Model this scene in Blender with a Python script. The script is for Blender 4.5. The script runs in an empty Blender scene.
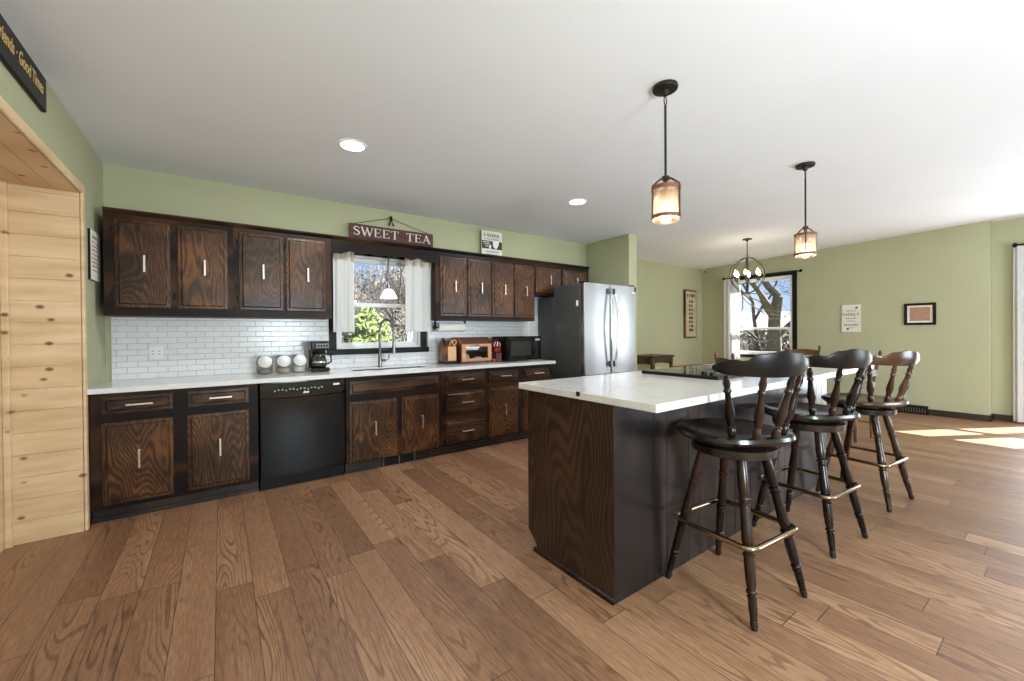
import bpy, bmesh, math, random
from mathutils import Vector, Matrix, Euler
C = bpy.context.scene.collection
SC = bpy.context.scene
PI = math.pi
R = math.radians
random.seed(7)

# ------------------------------------------------------------------ camera
F_PX, YAW, PIT, ROL = 407.737, 0.6203, -0.0072, -0.0076
CAM = Vector((0.7316, -4.4287, 1.2658))
_F = Vector((math.sin(YAW)*math.cos(PIT), math.cos(YAW)*math.cos(PIT), math.sin(PIT)))
_R = Vector((math.cos(YAW), -math.sin(YAW), 0)); _U = _R.cross(_F)
_R2 = math.cos(ROL)*_R + math.sin(ROL)*_U; _U2 = -math.sin(ROL)*_R + math.cos(ROL)*_U
cam_d = bpy.data.cameras.new('camera'); cam = bpy.data.objects.new('camera', cam_d); C.objects.link(cam)
M3 = Matrix((_R2, _U2, -_F)).transposed()
cam.matrix_world = Matrix.Translation(CAM) @ M3.to_4x4()
cam_d.sensor_width = 36; cam_d.lens = F_PX/1024*36; cam_d.shift_y = -4.93/1024
cam_d.clip_start = 0.05; cam_d.clip_end = 300
SC.camera = cam

# ------------------------------------------------------------------ view, sky, sun, daylight at the patio door, added fill lights
SC.view_settings.view_transform = 'Standard'; SC.view_settings.look = 'None'
SC.view_settings.gamma = 1; SC.view_settings.use_curve_mapping = False
SC.view_settings.exposure = 0.45

def make_world():
    w = bpy.data.worlds.new('sky'); SC.world = w; w.use_nodes = True
    nt = w.node_tree; nt.nodes.clear(); N = nt.nodes.new; L = nt.links.new
    tc = N('ShaderNodeTexCoord'); sep = N('ShaderNodeSeparateXYZ'); L(tc.outputs['Generated'], sep.inputs[0])
    rp = N('ShaderNodeValToRGB'); L(sep.outputs['Z'], rp.inputs[0])
    e = rp.color_ramp.elements
    e[0].position = 0.0; e[0].color = (0.46, 0.62, 0.88, 1)
    e[1].position = 0.45; e[1].color = (0.14, 0.32, 0.72, 1)
    nz = N('ShaderNodeTexNoise'); nz.inputs['Scale'].default_value = 4.5; nz.inputs['Detail'].default_value = 6
    L(tc.outputs['Generated'], nz.inputs['Vector'])
    cr = N('ShaderNodeValToRGB'); L(nz.outputs['Fac'], cr.inputs[0])
    cr.color_ramp.elements[0].position = 0.52; cr.color_ramp.elements[1].position = 0.70
    mx = N('ShaderNodeMix'); mx.data_type = 'RGBA'; L(cr.outputs['Color'], mx.inputs[0])
    L(rp.outputs['Color'], mx.inputs[6]); mx.inputs[7].default_value = (0.9, 0.92, 0.95, 1)
    bg = N('ShaderNodeBackground'); L(mx.outputs[2], bg.inputs[0]); bg.inputs[1].default_value = .95
    out = N('ShaderNodeOutputWorld'); L(bg.outputs[0], out.inputs[0])
make_world()

def area(name, loc, rot, sx, sy, power, col):
    d = bpy.data.lights.new(name, 'AREA'); d.shape = 'RECTANGLE'; d.size = sx; d.size_y = sy; d.energy = power; d.color = col
    o = bpy.data.objects.new(name, d); C.objects.link(o); o.location = loc; o.rotation_euler = rot
    return o
sun_d = bpy.data.lights.new('sun', 'SUN'); sun_d.energy = 27.0; sun_d.angle = R(0.6); sun_d.color = (1.0, 0.95, 0.86)
sun = bpy.data.objects.new('sun', sun_d); C.objects.link(sun)
sun.rotation_euler = Vector((-0.86, 0.5, -0.84)).to_track_quat('-Z', 'Y').to_euler()
area('unseen_front_fill', (6.3, -7.38, 1.30), (R(108), 0, 0), 2.0, 2.1, 175, (0.78, 0.89, 1.0))  # added area light before the windowless front wall, stands for assumed daylight
area('patio_door_daylight', (9.40, -5.0, 1.15), (0, R(86), 0), 2.1, 1.9, 70, (0.82, 0.91, 1.0))  # area light just inside the patio door, added to its sky and sun
def fill_light(name, loc, power, col, r=.16):
    d = bpy.data.lights.new(name, 'POINT'); d.energy = power; d.color = col; d.shadow_soft_size = r
    o = bpy.data.objects.new(name, d); C.objects.link(o); o.location = loc
fill_light('unseen_fill_light', (1.9, -6.0, 1.25), 275, (0.76, 0.88, 1.0), .3)  # added point light with no lamp body, lifts the ceiling and left side

# ------------------------------------------------------------------ mesh helper
class MB:
    def __init__(s, o=(0, 0, 0)):
        s.bm = bmesh.new(); s.o = Vector(o)
    def v(s, p): return s.bm.verts.new(Vector(p) - s.o)
    def box(s, x0, x1, y0, y1, z0, z1):
        if x0 > x1: x0, x1 = x1, x0
        if y0 > y1: y0, y1 = y1, y0
        if z0 > z1: z0, z1 = z1, z0
        v = [s.v((x, y, z)) for x in (x0, x1) for y in (y0, y1) for z in (z0, z1)]
        for f in ((0, 1, 3, 2), (4, 6, 7, 5), (0, 4, 5, 1), (2, 3, 7, 6), (0, 2, 6, 4), (1, 5, 7, 3)):
            s.bm.faces.new([v[i] for i in f])
        return s
    def hexa(s, pts):     # 8 points: bottom 4 ccw, top 4 ccw
        v = [s.v(p) for p in pts]
        for f in ((3, 2, 1, 0), (4, 5, 6, 7), (0, 1, 5, 4), (1, 2, 6, 5), (2, 3, 7, 6), (3, 0, 4, 7)):
            s.bm.faces.new([v[i] for i in f])
        return s
    def ring(s, c, ax, r, seg, ref=None, rx=None):
        ax = Vector(ax).normalized()
        if ref is None: ref = Vector((0, 0, 1)) if abs(ax.z) < .9 else Vector((1, 0, 0))
        u = ax.cross(ref).normalized(); w = ax.cross(u).normalized()
        return [s.v(Vector(c) + u*(r*math.cos(2*PI*i/seg)) + w*((rx or r)*math.sin(2*PI*i/seg))) for i in range(seg)]
    def skin(s, rings, closed=False, caps=True):
        n = len(rings[0])
        prs = list(zip(rings, rings[1:])) + ([(rings[-1], rings[0])] if closed else [])
        for a, b in prs:
            for i in range(n):
                j = (i+1) % n
                s.bm.faces.new((a[i], a[j], b[j], b[i]))
        if caps and not closed:
            s.bm.faces.new(list(reversed(rings[0]))); s.bm.faces.new(rings[-1])
        return s
    def cyl(s, p0, p1, r0, r1=None, seg=16):
        p0 = Vector(p0); p1 = Vector(p1); ax = p1-p0
        return s.skin([s.ring(p0, ax, r0, seg), s.ring(p1, ax, r0 if r1 is None else r1, seg)])
    def lathe(s, prof, p0, p1=None, seg=16, caps=True):
        # prof: (radius, t) with t a distance along the axis from p0 (towards p1) or a fraction when p1 is given
        p0 = Vector(p0)
        if p1 is None: ax = Vector((0, 0, 1)); L = 1
        else: ax = Vector(p1)-p0; L = ax.length; ax.normalize()
        return s.skin([s.ring(p0+ax*(t*L), ax, max(r, 1e-4), seg) for r, t in prof], caps=caps)
    def tube(s, pts, r, seg=8, closed=False):
        pts = [Vector(p) for p in pts]; rings = []; n = len(pts); ref = None
        for i, p in enumerate(pts):
            a = pts[(i-1) % n] if (i or closed) else p; b = pts[(i+1) % n] if (i < n-1 or closed) else p
            t = (b-a).normalized()
            if ref is None:
                ref = Vector((0, 0, 1)) if abs(t.z) < .9 else Vector((1, 0, 0))
            u = (ref - t*ref.dot(t)).normalized(); w = t.cross(u); ref = u
            rr = r[i] if isinstance(r, (list, tuple)) else r
            rings.append([s.v(p+u*(rr*math.cos(2*PI*k/seg))+w*(rr*math.sin(2*PI*k/seg))) for k in range(seg)])
        return s.skin(rings, closed)
    def prism(s, poly, fn, d0, d1):   # fn(a, b, d) -> point
        A = [s.v(fn(a, b, d0)) for a, b in poly]; B = [s.v(fn(a, b, d1)) for a, b in poly]
        n = len(poly)
        for i in range(n):
            j = (i+1) % n; s.bm.faces.new((A[i], A[j], B[j], B[i]))
        s.bm.faces.new(list(reversed(A))); s.bm.faces.new(B)
        return s
    def quad(s, a, b, c, d):
        s.bm.faces.new([s.v(q) for q in (a, b, c, d)]); return s
    def build(s, name, mat, parent=None, bevel=0, smooth=False, loc=None, seg=2):
        bmesh.ops.recalc_face_normals(s.bm, faces=s.bm.faces)
        me = bpy.data.meshes.new(name); s.bm.to_mesh(me); s.bm.free()
        me.materials.append(mat)
        o = bpy.data.objects.new(name, me); C.objects.link(o)
        if parent is not None: o.parent = parent
        else: o.location = s.o
        if loc is not None: o.location = loc
        if smooth:
            for p in me.polygons: p.use_smooth = True
            me.set_sharp_from_angle(angle=R(40))
        if bevel:
            m = o.modifiers.new('edge', 'BEVEL'); m.width = bevel; m.segments = seg; m.limit_method = 'ANGLE'; m.angle_limit = R(40)
        return o
def thing(name, label, cat, loc, group=None, rz=0):
    o = bpy.data.objects.new(name, None); C.objects.link(o); o.location = loc; o.rotation_euler = (0, 0, rz)
    o.empty_display_size = .1
    return tag(o, label, cat, group)
def tag(o, label, cat, group=None):
    o['label'] = label; o['category'] = cat
    if group: o['group'] = group
    return o
def struct(o): o['kind'] = 'structure'; return o
def kids(o): return [c for c in bpy.data.objects if c.parent == o]
def copy_tree(o, parent=None):
    c = o.copy(); C.objects.link(c)
    if parent is not None: c.parent = parent
    for ch in kids(o): copy_tree(ch, c)
    return c
def text(name, s, size, mat, parent, loc, rot, depth=.0015, shear=0, bold=0, sx=1.0, align='CENTER'):
    cu = bpy.data.curves.new(name, 'FONT'); cu.body = s; cu.size = size; cu.align_x = align; cu.align_y = 'CENTER'
    cu.extrude = depth; cu.shear = shear; cu.offset = bold
    t = bpy.data.objects.new(name, cu); C.objects.link(t)
    dg = bpy.context.evaluated_depsgraph_get()
    me = bpy.data.meshes.new_from_object(t.evaluated_get(dg)); bpy.data.objects.remove(t)
    me.materials.clear(); me.materials.append(mat)
    o = bpy.data.objects.new(name, me); C.objects.link(o); o.parent = parent; o.location = loc; o.rotation_euler = rot; o.scale = (sx, 1, 1)
    return o
FACE_BACK = (R(90), 0, 0); FACE_LEFTWALL = (R(90), 0, R(90)); FACE_RIGHTWALL = (R(90), 0, R(-90))

# ------------------------------------------------------------------ materials
def base_mat(name):
    m = bpy.data.materials.new(name); m.use_nodes = True
    return m, m.node_tree, m.node_tree.nodes['Principled BSDF']
def flat(name, col, rough=.5, metal=0, spec=.5, noise=0, nscale=8, bump=0, emit=None, estr=0, alpha=1):
    m, nt, b = base_mat(name)
    b.inputs['Base Color'].default_value = (*col, 1); b.inputs['Roughness'].default_value = rough
    b.inputs['Metallic'].default_value = metal; b.inputs['Specular IOR Level'].default_value = spec
    if emit: b.inputs['Emission Color'].default_value = (*emit, 1); b.inputs['Emission Strength'].default_value = estr
    if noise or bump:
        tc = nt.nodes.new('ShaderNodeTexCoord'); nz = nt.nodes.new('ShaderNodeTexNoise')
        nz.inputs['Scale'].default_value = nscale; nz.inputs['Detail'].default_value = 5
        nt.links.new(tc.outputs['Object'], nz.inputs['Vector'])
        if noise:
            rp = nt.nodes.new('ShaderNodeValToRGB'); nt.links.new(nz.outputs['Fac'], rp.inputs[0])
            rp.color_ramp.elements[0].position = .3; rp.color_ramp.elements[1].position = .7
            rp.color_ramp.elements[0].color = (*[c*(1-noise) for c in col], 1); rp.color_ramp.elements[1].color = (*[min(1, c*(1+noise)) for c in col], 1)
            nt.links.new(rp.outputs[0], b.inputs['Base Color'])
        if bump:
            bp = nt.nodes.new('ShaderNodeBump'); bp.inputs['Strength'].default_value = bump; bp.inputs['Distance'].default_value = .01
            nt.links.new(nz.outputs['Fac'], bp.inputs['Height']); nt.links.new(bp.outputs[0], b.inputs['Normal'])
    return m
def wood(name, dark, mid, light, along='z', rings=5.0, stretch=.12, rough=.35, fine=.35, big=2.0, seed=0.0, spec=.5, bump=.15, coords='Object'):
    m, nt, b = base_mat(name); N = nt.nodes.new; L = nt.links.new
    tc = N('ShaderNodeTexCoord'); oi = N('ShaderNodeObjectInfo')
    ad = N('ShaderNodeVectorMath'); ad.operation = 'MULTIPLY_ADD'
    cmb = N('ShaderNodeCombineXYZ')
    for k in range(3): L(oi.outputs['Random'], cmb.inputs[k])
    ad.inputs[1].default_value = (17, 11, 23); L(cmb.outputs[0], ad.inputs[0]); L(tc.outputs[coords], ad.inputs[2])
    mp = N('ShaderNodeMapping'); L(ad.outputs[0], mp.inputs['Vector'])
    sc = [1, 1, 1]; sc['xyz'.index(along)] = stretch; mp.inputs['Scale'].default_value = sc
    mp.inputs['Location'].default_value = (seed, seed*1.7, seed*.6)
    nz = N('ShaderNodeTexNoise'); nz.inputs['Scale'].default_value = big; nz.inputs['Detail'].default_value = 2; nz.inputs['Roughness'].default_value = .45
    L(mp.outputs[0], nz.inputs['Vector'])
    mu = N('ShaderNodeMath'); mu.operation = 'MULTIPLY'; mu.inputs[1].default_value = rings*PI*2; L(nz.outputs['Fac'], mu.inputs[0])
    sn = N('ShaderNodeMath'); sn.operation = 'SINE'; L(mu.outputs[0], sn.inputs[0])
    mr = N('ShaderNodeMapRange'); mr.inputs[1].default_value = -1; L(sn.outputs[0], mr.inputs[0])
    fz = N('ShaderNodeTexNoise'); fz.inputs['Scale'].default_value = 90; fz.inputs['Detail'].default_value = 3; L(mp.outputs[0], fz.inputs['Vector'])
    mix = N('ShaderNodeMix'); mix.inputs[0].default_value = fine; L(mr.outputs[0], mix.inputs[2]); L(fz.outputs['Fac'], mix.inputs[3])
    n2 = N('ShaderNodeTexNoise'); n2.inputs['Scale'].default_value = 3.2; n2.inputs['Detail'].default_value = 3; L(ad.outputs[0], n2.inputs['Vector'])
    m2 = N('ShaderNodeMath'); m2.operation = 'MULTIPLY_ADD'; m2.inputs[1].default_value = 1.1; m2.inputs[2].default_value = -.55; L(n2.outputs['Fac'], m2.inputs[0])
    a2 = N('ShaderNodeMath'); a2.operation = 'ADD'; L(mix.outputs[0], a2.inputs[0]); L(m2.outputs[0], a2.inputs[1])
    rp = N('ShaderNodeValToRGB'); L(a2.outputs[0], rp.inputs[0]); e = rp.color_ramp.elements
    e[0].position = .18; e[0].color = (*dark, 1); e[1].position = .85; e[1].color = (*light, 1)
    x = e.new(.5); x.color = (*mid, 1)
    L(rp.outputs[0], b.inputs['Base Color'])
    b.inputs['Roughness'].default_value = rough; b.inputs['Specular IOR Level'].default_value = spec
    if bump:
        bp = N('ShaderNodeBump'); bp.inputs['Strength'].default_value = bump; bp.inputs['Distance'].default_value = .004
        L(a2.outputs[0], bp.inputs['Height']); L(bp.outputs[0], b.inputs['Normal'])
    return m
def glass(name, tint=(1, 1, 1), refl=.12, rough=.0, body=0, bodycol=(1, 1, 1), emit=0):
    m = bpy.data.materials.new(name); m.use_nodes = True; nt = m.node_tree; nt.nodes.clear(); N = nt.nodes.new; L = nt.links.new
    tr = N('ShaderNodeBsdfTransparent'); tr.inputs[0].default_value = (*tint, 1)
    gl = N('ShaderNodeBsdfGlossy'); gl.inputs['Roughness'].default_value = rough
    lw = N('ShaderNodeLayerWeight'); lw.inputs[0].default_value = .35
    mr = N('ShaderNodeMath'); mr.operation = 'MULTIPLY_ADD'; mr.inputs[1].default_value = .6; mr.inputs[2].default_value = refl*.3; L(lw.outputs['Fresnel'], mr.inputs[0])
    ml = N('ShaderNodeMath'); ml.operation = 'MINIMUM'; ml.inputs[1].default_value = refl*3; L(mr.outputs[0], ml.inputs[0])
    cur = tr
    if body:
        tl = N('ShaderNodeBsdfTranslucent'); tl.inputs[0].default_value = (*bodycol, 1)
        mb = N('ShaderNodeMixShader'); mb.inputs[0].default_value = body; L(tr.outputs[0], mb.inputs[1]); L(tl.outputs[0], mb.inputs[2]); cur = mb
    mx = N('ShaderNodeMixShader'); L(ml.outputs[0], mx.inputs[0]); L(cur.outputs[0], mx.inputs[1]); L(gl.outputs[0], mx.inputs[2])
    o = N('ShaderNodeOutputMaterial'); L(mx.outputs[0], o.inputs[0])
    return m
def emis(name, col, s):
    m = bpy.data.materials.new(name); m.use_nodes = True; nt = m.node_tree; nt.nodes.clear()
    e = nt.nodes.new('ShaderNodeEmission'); e.inputs[0].default_value = (*col, 1); e.inputs[1].default_value = s
    o = nt.nodes.new('ShaderNodeOutputMaterial'); nt.links.new(e.outputs[0], o.inputs[0]); return m
def fabric(name, col, trans=.45):
    m, nt, b = base_mat(name); b.inputs['Base Color'].default_value = (*col, 1); b.inputs['Roughness'].default_value = .9; b.inputs['Specular IOR Level'].default_value = .1
    tl = nt.nodes.new('ShaderNodeBsdfTranslucent'); tl.inputs[0].default_value = (*col, 1)
    mx = nt.nodes.new('ShaderNodeMixShader'); mx.inputs[0].default_value = trans
    o = nt.nodes['Material Output']; nt.links.new(b.outputs[0], mx.inputs[1]); nt.links.new(tl.outputs[0], mx.inputs[2]); nt.links.new(mx.outputs[0], o.inputs[0])
    return m

def floor_mat():
    m, nt, b = base_mat('plank_floor'); N = nt.nodes.new; L = nt.links.new
    W, LEN = .152, 1.22
    tc = N('ShaderNodeTexCoord'); sep = N('ShaderNodeSeparateXYZ'); L(tc.outputs['Object'], sep.inputs[0])
    def M(op, a, bb=None, c=None):
        n = N('ShaderNodeMath'); n.operation = op
        for i, q in enumerate((a, bb, c)):
            if q is None: continue
            if isinstance(q, (int, float)): n.inputs[i].default_value = q
            else: L(q, n.inputs[i])
        return n.outputs[0]
    u = M('DIVIDE', M('ADD', sep.outputs['X'], 10*W+.06), W); row = M('FLOOR', u); fu = M('FRACT', u)
    w1 = N('ShaderNodeTexWhiteNoise'); w1.noise_dimensions = '1D'; L(row, w1.inputs['W'])
    v = M('ADD', M('DIVIDE', M('ADD', sep.outputs['Y'], 30), LEN), M('MULTIPLY', w1.outputs['Value'], 7.3)); pid = M('FLOOR', v); fv = M('FRACT', v)
    cb = N('ShaderNodeCombineXYZ'); L(row, cb.inputs[0]); L(pid, cb.inputs[1])
    w2 = N('ShaderNodeTexWhiteNoise'); w2.noise_dimensions = '2D'; L(cb.outputs[0], w2.inputs['Vector'])
    # grain coordinates, shifted per plank
    g = N('ShaderNodeCombineXYZ'); L(M('ADD', sep.outputs['X'], M('MULTIPLY', w2.outputs['Value'], 31.0)), g.inputs[0])
    L(M('MULTIPLY', M('ADD', sep.outputs['Y'], M('MULTIPLY', w1.outputs['Value'], 57.0)), .10), g.inputs[1]); L(M('MULTIPLY', w2.outputs['Value'], 13.0), g.inputs[2])
    nz = N('ShaderNodeTexNoise'); nz.inputs['Scale'].default_value = 7; nz.inputs['Detail'].default_value = 1.5; L(g.outputs[0], nz.inputs['Vector'])
    rg = M('MULTIPLY_ADD', M('SINE', M('MULTIPLY', nz.outputs['Fac'], 130.0)), .5, .5)
    ln = N('ShaderNodeMapRange'); ln.interpolation_type = 'SMOOTHSTEP'; ln.inputs[1].default_value = .62; ln.inputs[2].default_value = 1.0; L(rg, ln.inputs[0])
    fz = N('ShaderNodeTexNoise'); fz.inputs['Scale'].default_value = 130; fz.inputs['Detail'].default_value = 4; fz.inputs['Roughness'].default_value = .6; L(g.outputs[0], fz.inputs['Vector'])
    bz = N('ShaderNodeTexNoise'); bz.inputs['Scale'].default_value = 5; bz.inputs['Detail'].default_value = 5; L(g.outputs[0], bz.inputs['Vector'])
    mk = N('ShaderNodeMapRange'); mk.inputs[1].default_value = .42; mk.inputs[2].default_value = .62; L(bz.outputs['Fac'], mk.inputs[0])
    dark = M('MULTIPLY', M('MULTIPLY', ln.outputs[0], mk.outputs[0]), .22)
    t = M('SUBTRACT', M('ADD', M('MULTIPLY_ADD', fz.outputs['Fac'], .52, .05), M('ADD', M('MULTIPLY', bz.outputs['Fac'], .50), M('MULTIPLY', w2.outputs['Value'], .20))), dark)
    rp = N('ShaderNodeValToRGB'); L(t, rp.inputs[0]); e = rp.color_ramp.elements
    e[0].position = .32; e[0].color = (.075, .036, .020, 1); e[1].position = .90; e[1].color = (.41, .24, .132, 1)
    x = e.new(.62); x.color = (.242, .120, .061, 1)
    sx = M('MINIMUM', fu, M('SUBTRACT', 1, fu)); sy = M('MINIMUM', fv, M('SUBTRACT', 1, fv))
    s1 = M('LESS_THAN', sx, .010); s2 = M('LESS_THAN', sy, .0016); sm = M('MAXIMUM', s1, s2)
    mx = N('ShaderNodeMix'); mx.data_type = 'RGBA'; L(M('MULTIPLY', sm, .75), mx.inputs[0]); L(rp.outputs[0], mx.inputs[6]); mx.inputs[7].default_value = (.03, .016, .01, 1)
    L(mx.outputs[2], b.inputs['Base Color'])
    L(M('MULTIPLY_ADD', fz.outputs['Fac'], .2, .36), b.inputs['Roughness']); b.inputs['Specular IOR Level'].default_value = .45
    bp = N('ShaderNodeBump'); bp.inputs['Strength'].default_value = .25; bp.inputs['Distance'].default_value = .003
    L(M('SUBTRACT', M('MULTIPLY', fz.outputs['Fac'], .5), sm), bp.inputs['Height']); L(bp.outputs[0], b.inputs['Normal'])
    return m
def tile_mat():
    m, nt, b = base_mat('white_subway_tile'); N = nt.nodes.new; L = nt.links.new
    tc = N('ShaderNodeTexCoord'); sep = N('ShaderNodeSeparateXYZ'); cb = N('ShaderNodeCombineXYZ'); L(tc.outputs['Object'], sep.inputs[0])
    L(sep.outputs['X'], cb.inputs[0]); L(sep.outputs['Z'], cb.inputs[1])
    br = N('ShaderNodeTexBrick'); L(cb.outputs[0], br.inputs['Vector']); br.offset = .5
    br.inputs['Scale'].default_value = 1; br.inputs['Brick Width'].default_value = .124; br.inputs['Row Height'].default_value = .0475
    br.inputs['Mortar Size'].default_value = .0032; br.inputs['Mortar Smooth'].default_value = .6
    br.inputs['Color1'].default_value = (.74, .74, .74, 1); br.inputs['Color2'].default_value = (.70, .70, .71, 1); br.inputs['Mortar'].default_value = (.50, .50, .50, 1)
    L(br.outputs['Color'], b.inputs['Base Color']); b.inputs['Roughness'].default_value = .22
    iv = N('ShaderNodeMath'); iv.operation = 'SUBTRACT'; iv.inputs[0].default_value = 1; L(br.outputs['Fac'], iv.inputs[1])
    bp = N('ShaderNodeBump'); bp.inputs['Strength'].default_value = .6; bp.inputs['Distance'].default_value = .004; L(iv.outputs[0], bp.inputs['Height']); L(bp.outputs[0], b.inputs['Normal'])
    return m
def pine_mat():
    # knotty pine: vertical z is handled by board seams in the mesh; grain runs along x/y
    m, nt, b = base_mat('knotty_pine'); N = nt.nodes.new; L = nt.links.new
    tc = N('ShaderNodeTexCoord'); mp = N('ShaderNodeMapping'); mp.inputs['Scale'].default_value = (.35, .35, 2.2); L(tc.outputs['Object'], mp.inputs[0])
    nz = N('ShaderNodeTexNoise'); nz.inputs['Scale'].default_value = 7; nz.inputs['Detail'].default_value = 4; L(mp.outputs[0], nz.inputs[0])
    rp = N('ShaderNodeValToRGB'); L(nz.outputs['Fac'], rp.inputs[0]); e = rp.color_ramp.elements
    e[0].position = .3; e[0].color = (.58, .385, .20, 1); e[1].position = .7; e[1].color = (.76, .57, .35, 1)
    vo = N('ShaderNodeTexVoronoi'); vo.inputs['Scale'].default_value = 11.0; mp2 = N('ShaderNodeMapping'); mp2.inputs['Scale'].default_value = (.75, .75, 1.15)
    L(tc.outputs['Object'], mp2.inputs[0]); L(mp2.outputs[0], vo.inputs[0])
    kr = N('ShaderNodeValToRGB'); L(vo.outputs['Distance'], kr.inputs[0]); k = kr.color_ramp.elements
    k[0].position = .10; k[0].color = (.95, .95, .95, 1); k[1].position = .20; k[1].color = (0, 0, 0, 1)
    sel = N('ShaderNodeSeparateColor'); L(vo.outputs['Color'], sel.inputs[0])
    gt = N('ShaderNodeMath'); gt.operation = 'GREATER_THAN'; gt.inputs[1].default_value = .38; L(sel.outputs[0], gt.inputs[0])
    mu = N('ShaderNodeMath'); mu.operation = 'MULTIPLY'; L(kr.outputs[0], mu.inputs[0]); L(gt.outputs[0], mu.inputs[1])
    mx = N('ShaderNodeMix'); mx.data_type = 'RGBA'; L(mu.outputs[0], mx.inputs[0]); L(rp.outputs[0], mx.inputs[6]); mx.inputs[7].default_value = (.17, .075, .03, 1)
    L(mx.outputs[2], b.inputs['Base Color']); b.inputs['Roughness'].default_value = .5
    return m
def steel_mat(name, col=(.37, .37, .38), rough=.33):
    m, nt, b = base_mat(name); N = nt.nodes.new; L = nt.links.new
    tc = N('ShaderNodeTexCoord'); mp = N('ShaderNodeMapping'); mp.inputs['Scale'].default_value = (60, 60, .6); L(tc.outputs['Object'], mp.inputs[0])
    nz = N('ShaderNodeTexNoise'); nz.inputs['Scale'].default_value = 3; L(mp.outputs[0], nz.inputs[0])
    n2 = N('ShaderNodeTexNoise'); n2.inputs['Scale'].default_value = 1.6; L(tc.outputs['Object'], n2.inputs[0])
    mr = N('ShaderNodeMath'); mr.operation = 'MULTIPLY_ADD'; mr.inputs[1].default_value = .14; mr.inputs[2].default_value = rough-.07; L(nz.outputs['Fac'], mr.inputs[0])
    L(mr.outputs[0], b.inputs['Roughness']); b.inputs['Metallic'].default_value = 1; b.inputs['Base Color'].default_value = (*col, 1)
    bp = N('ShaderNodeBump'); bp.inputs['Strength'].default_value = .35; bp.inputs['Distance'].default_value = .02; L(n2.outputs['Fac'], bp.inputs['Height']); L(bp.outputs[0], b.inputs['Normal'])
    return m
def quartz_mat():
    m, nt, b = base_mat('white_quartz'); N = nt.nodes.new; L = nt.links.new
    tc = N('ShaderNodeTexCoord'); nz = N('ShaderNodeTexNoise'); nz.inputs['Scale'].default_value = 2.2; nz.inputs['Detail'].default_value = 8; nz.inputs['Distortion'].default_value = 1.4
    L(tc.outputs['Object'], nz.inputs[0]); rp = N('ShaderNodeValToRGB'); L(nz.outputs['Fac'], rp.inputs[0]); e = rp.color_ramp.elements
    e[0].position = .46; e[0].color = (.715, .71, .70, 1); e[1].position = .54; e[1].color = (.725, .72, .71, 1); x = e.new(.50); x.color = (.675, .67, .66, 1)
    L(rp.outputs[0], b.inputs['Base Color']); b.inputs['Roughness'].default_value = .10; b.inputs['Specular IOR Level'].default_value = .5
    return m

M_FLOOR = floor_mat(); M_TILE = tile_mat(); M_PINE = pine_mat(); M_QUARTZ = quartz_mat()
M_GREEN = flat('sage_green_paint', (.425, .425, .268), .75, spec=.2, noise=.03, nscale=1.2)
M_CEIL = flat('white_ceiling_paint', (.83, .85, .87), .8, spec=.15, noise=.012, nscale=2)
M_CAB = wood('dark_oak_frame', (.007, .004, .003), (.018, .008, .004), (.050, .022, .010), 'x', 4, .15, .42, spec=.16)
M_CABV = wood('dark_oak_body', (.010, .005, .003), (.026, .012, .006), (.060, .027, .012), 'z', 4, .15, .42, spec=.16)
M_DOOR = wood('dark_oak_door', (.018, .008, .004), (.055, .023, .009), (.155, .063, .022), 'z', 40, .26, .32, fine=.66, big=3.0, spec=.32)
M_DRAW = wood('dark_oak_drawer', (.016, .008, .004), (.042, .020, .010), (.095, .043, .018), 'x', 26, .2, .30, fine=.62, big=2.2, spec=.35)
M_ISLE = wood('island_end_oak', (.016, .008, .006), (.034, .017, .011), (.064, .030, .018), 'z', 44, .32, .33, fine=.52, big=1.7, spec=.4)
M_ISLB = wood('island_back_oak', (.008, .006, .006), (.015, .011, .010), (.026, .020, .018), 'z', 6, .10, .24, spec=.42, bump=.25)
M_STOOL = wood('espresso_stool_wood', (.007, .004, .003), (.014, .007, .005), (.030, .014, .009), 'z', 4, .2, .20, spec=.30, bump=.05)
M_STOOL_SUNLIT = wood('sunlit_stool_wood', (.022, .010, .006), (.05, .022, .011), (.10, .045, .02), 'z', 4, .2, .22, spec=.5, bump=.05)  # same dark stool wood, sunlight put into the colour for the far stool
M_CREST = wood('espresso_crest_wood', (.006, .005, .005), (.010, .008, .007), (.018, .012, .010), 'x', 4, .2, .30, spec=.15, bump=.05)
M_STOOLT = wood('espresso_stool_seat', (.007, .006, .006), (.011, .009, .008), (.020, .014, .011), 'x', 4, .2, .20, spec=.5, bump=.05)
M_OAKTAN = wood('honey_oak', (.20, .085, .028), (.30, .14, .05), (.42, .21, .08), 'z', 5, .15, .4)
M_ROOF = wood('dark_red_board', (.04, .012, .006), (.085, .026, .012), (.15, .05, .022), 'x', 5, .15, .4)
M_BREAD = wood('reddish_pine', (.06, .018, .008), (.15, .05, .020), (.29, .115, .05), 'x', 5, .15, .4)
M_TANW = wood('light_beech', (.52, .30, .13), (.62, .38, .18), (.70, .46, .24), 'z', 3, .15, .45)
M_WALNUT = wood('walnut', (.045, .020, .010), (.09, .042, .02), (.17, .078, .036), 'x', 5, .15, .45)
M_BLACK = flat('black_paint', (.008, .008, .008), .4, spec=.18)
M_BLACKP = flat('black_plastic', (.005, .005, .005), .10, spec=.25, noise=.2)
M_BGLOSS = flat('black_glass', (.007, .007, .008), .05, spec=.4)
M_GREYG = flat('grey_oven_glass', (.022, .022, .023), .2, spec=.3)
M_FRSIDE = flat('charcoal_fridge_side', (.058, .059, .056), .45, noise=.1)
M_STEEL = steel_mat('brushed_steel'); M_CHROME = flat('chrome', (.75, .75, .76), .12, 1)
M_NICKEL = flat('satin_nickel', (.78, .72, .66), .30, 1); M_BRONZE = flat('dark_bronze', (.030, .024, .020), .4, .6)
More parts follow.
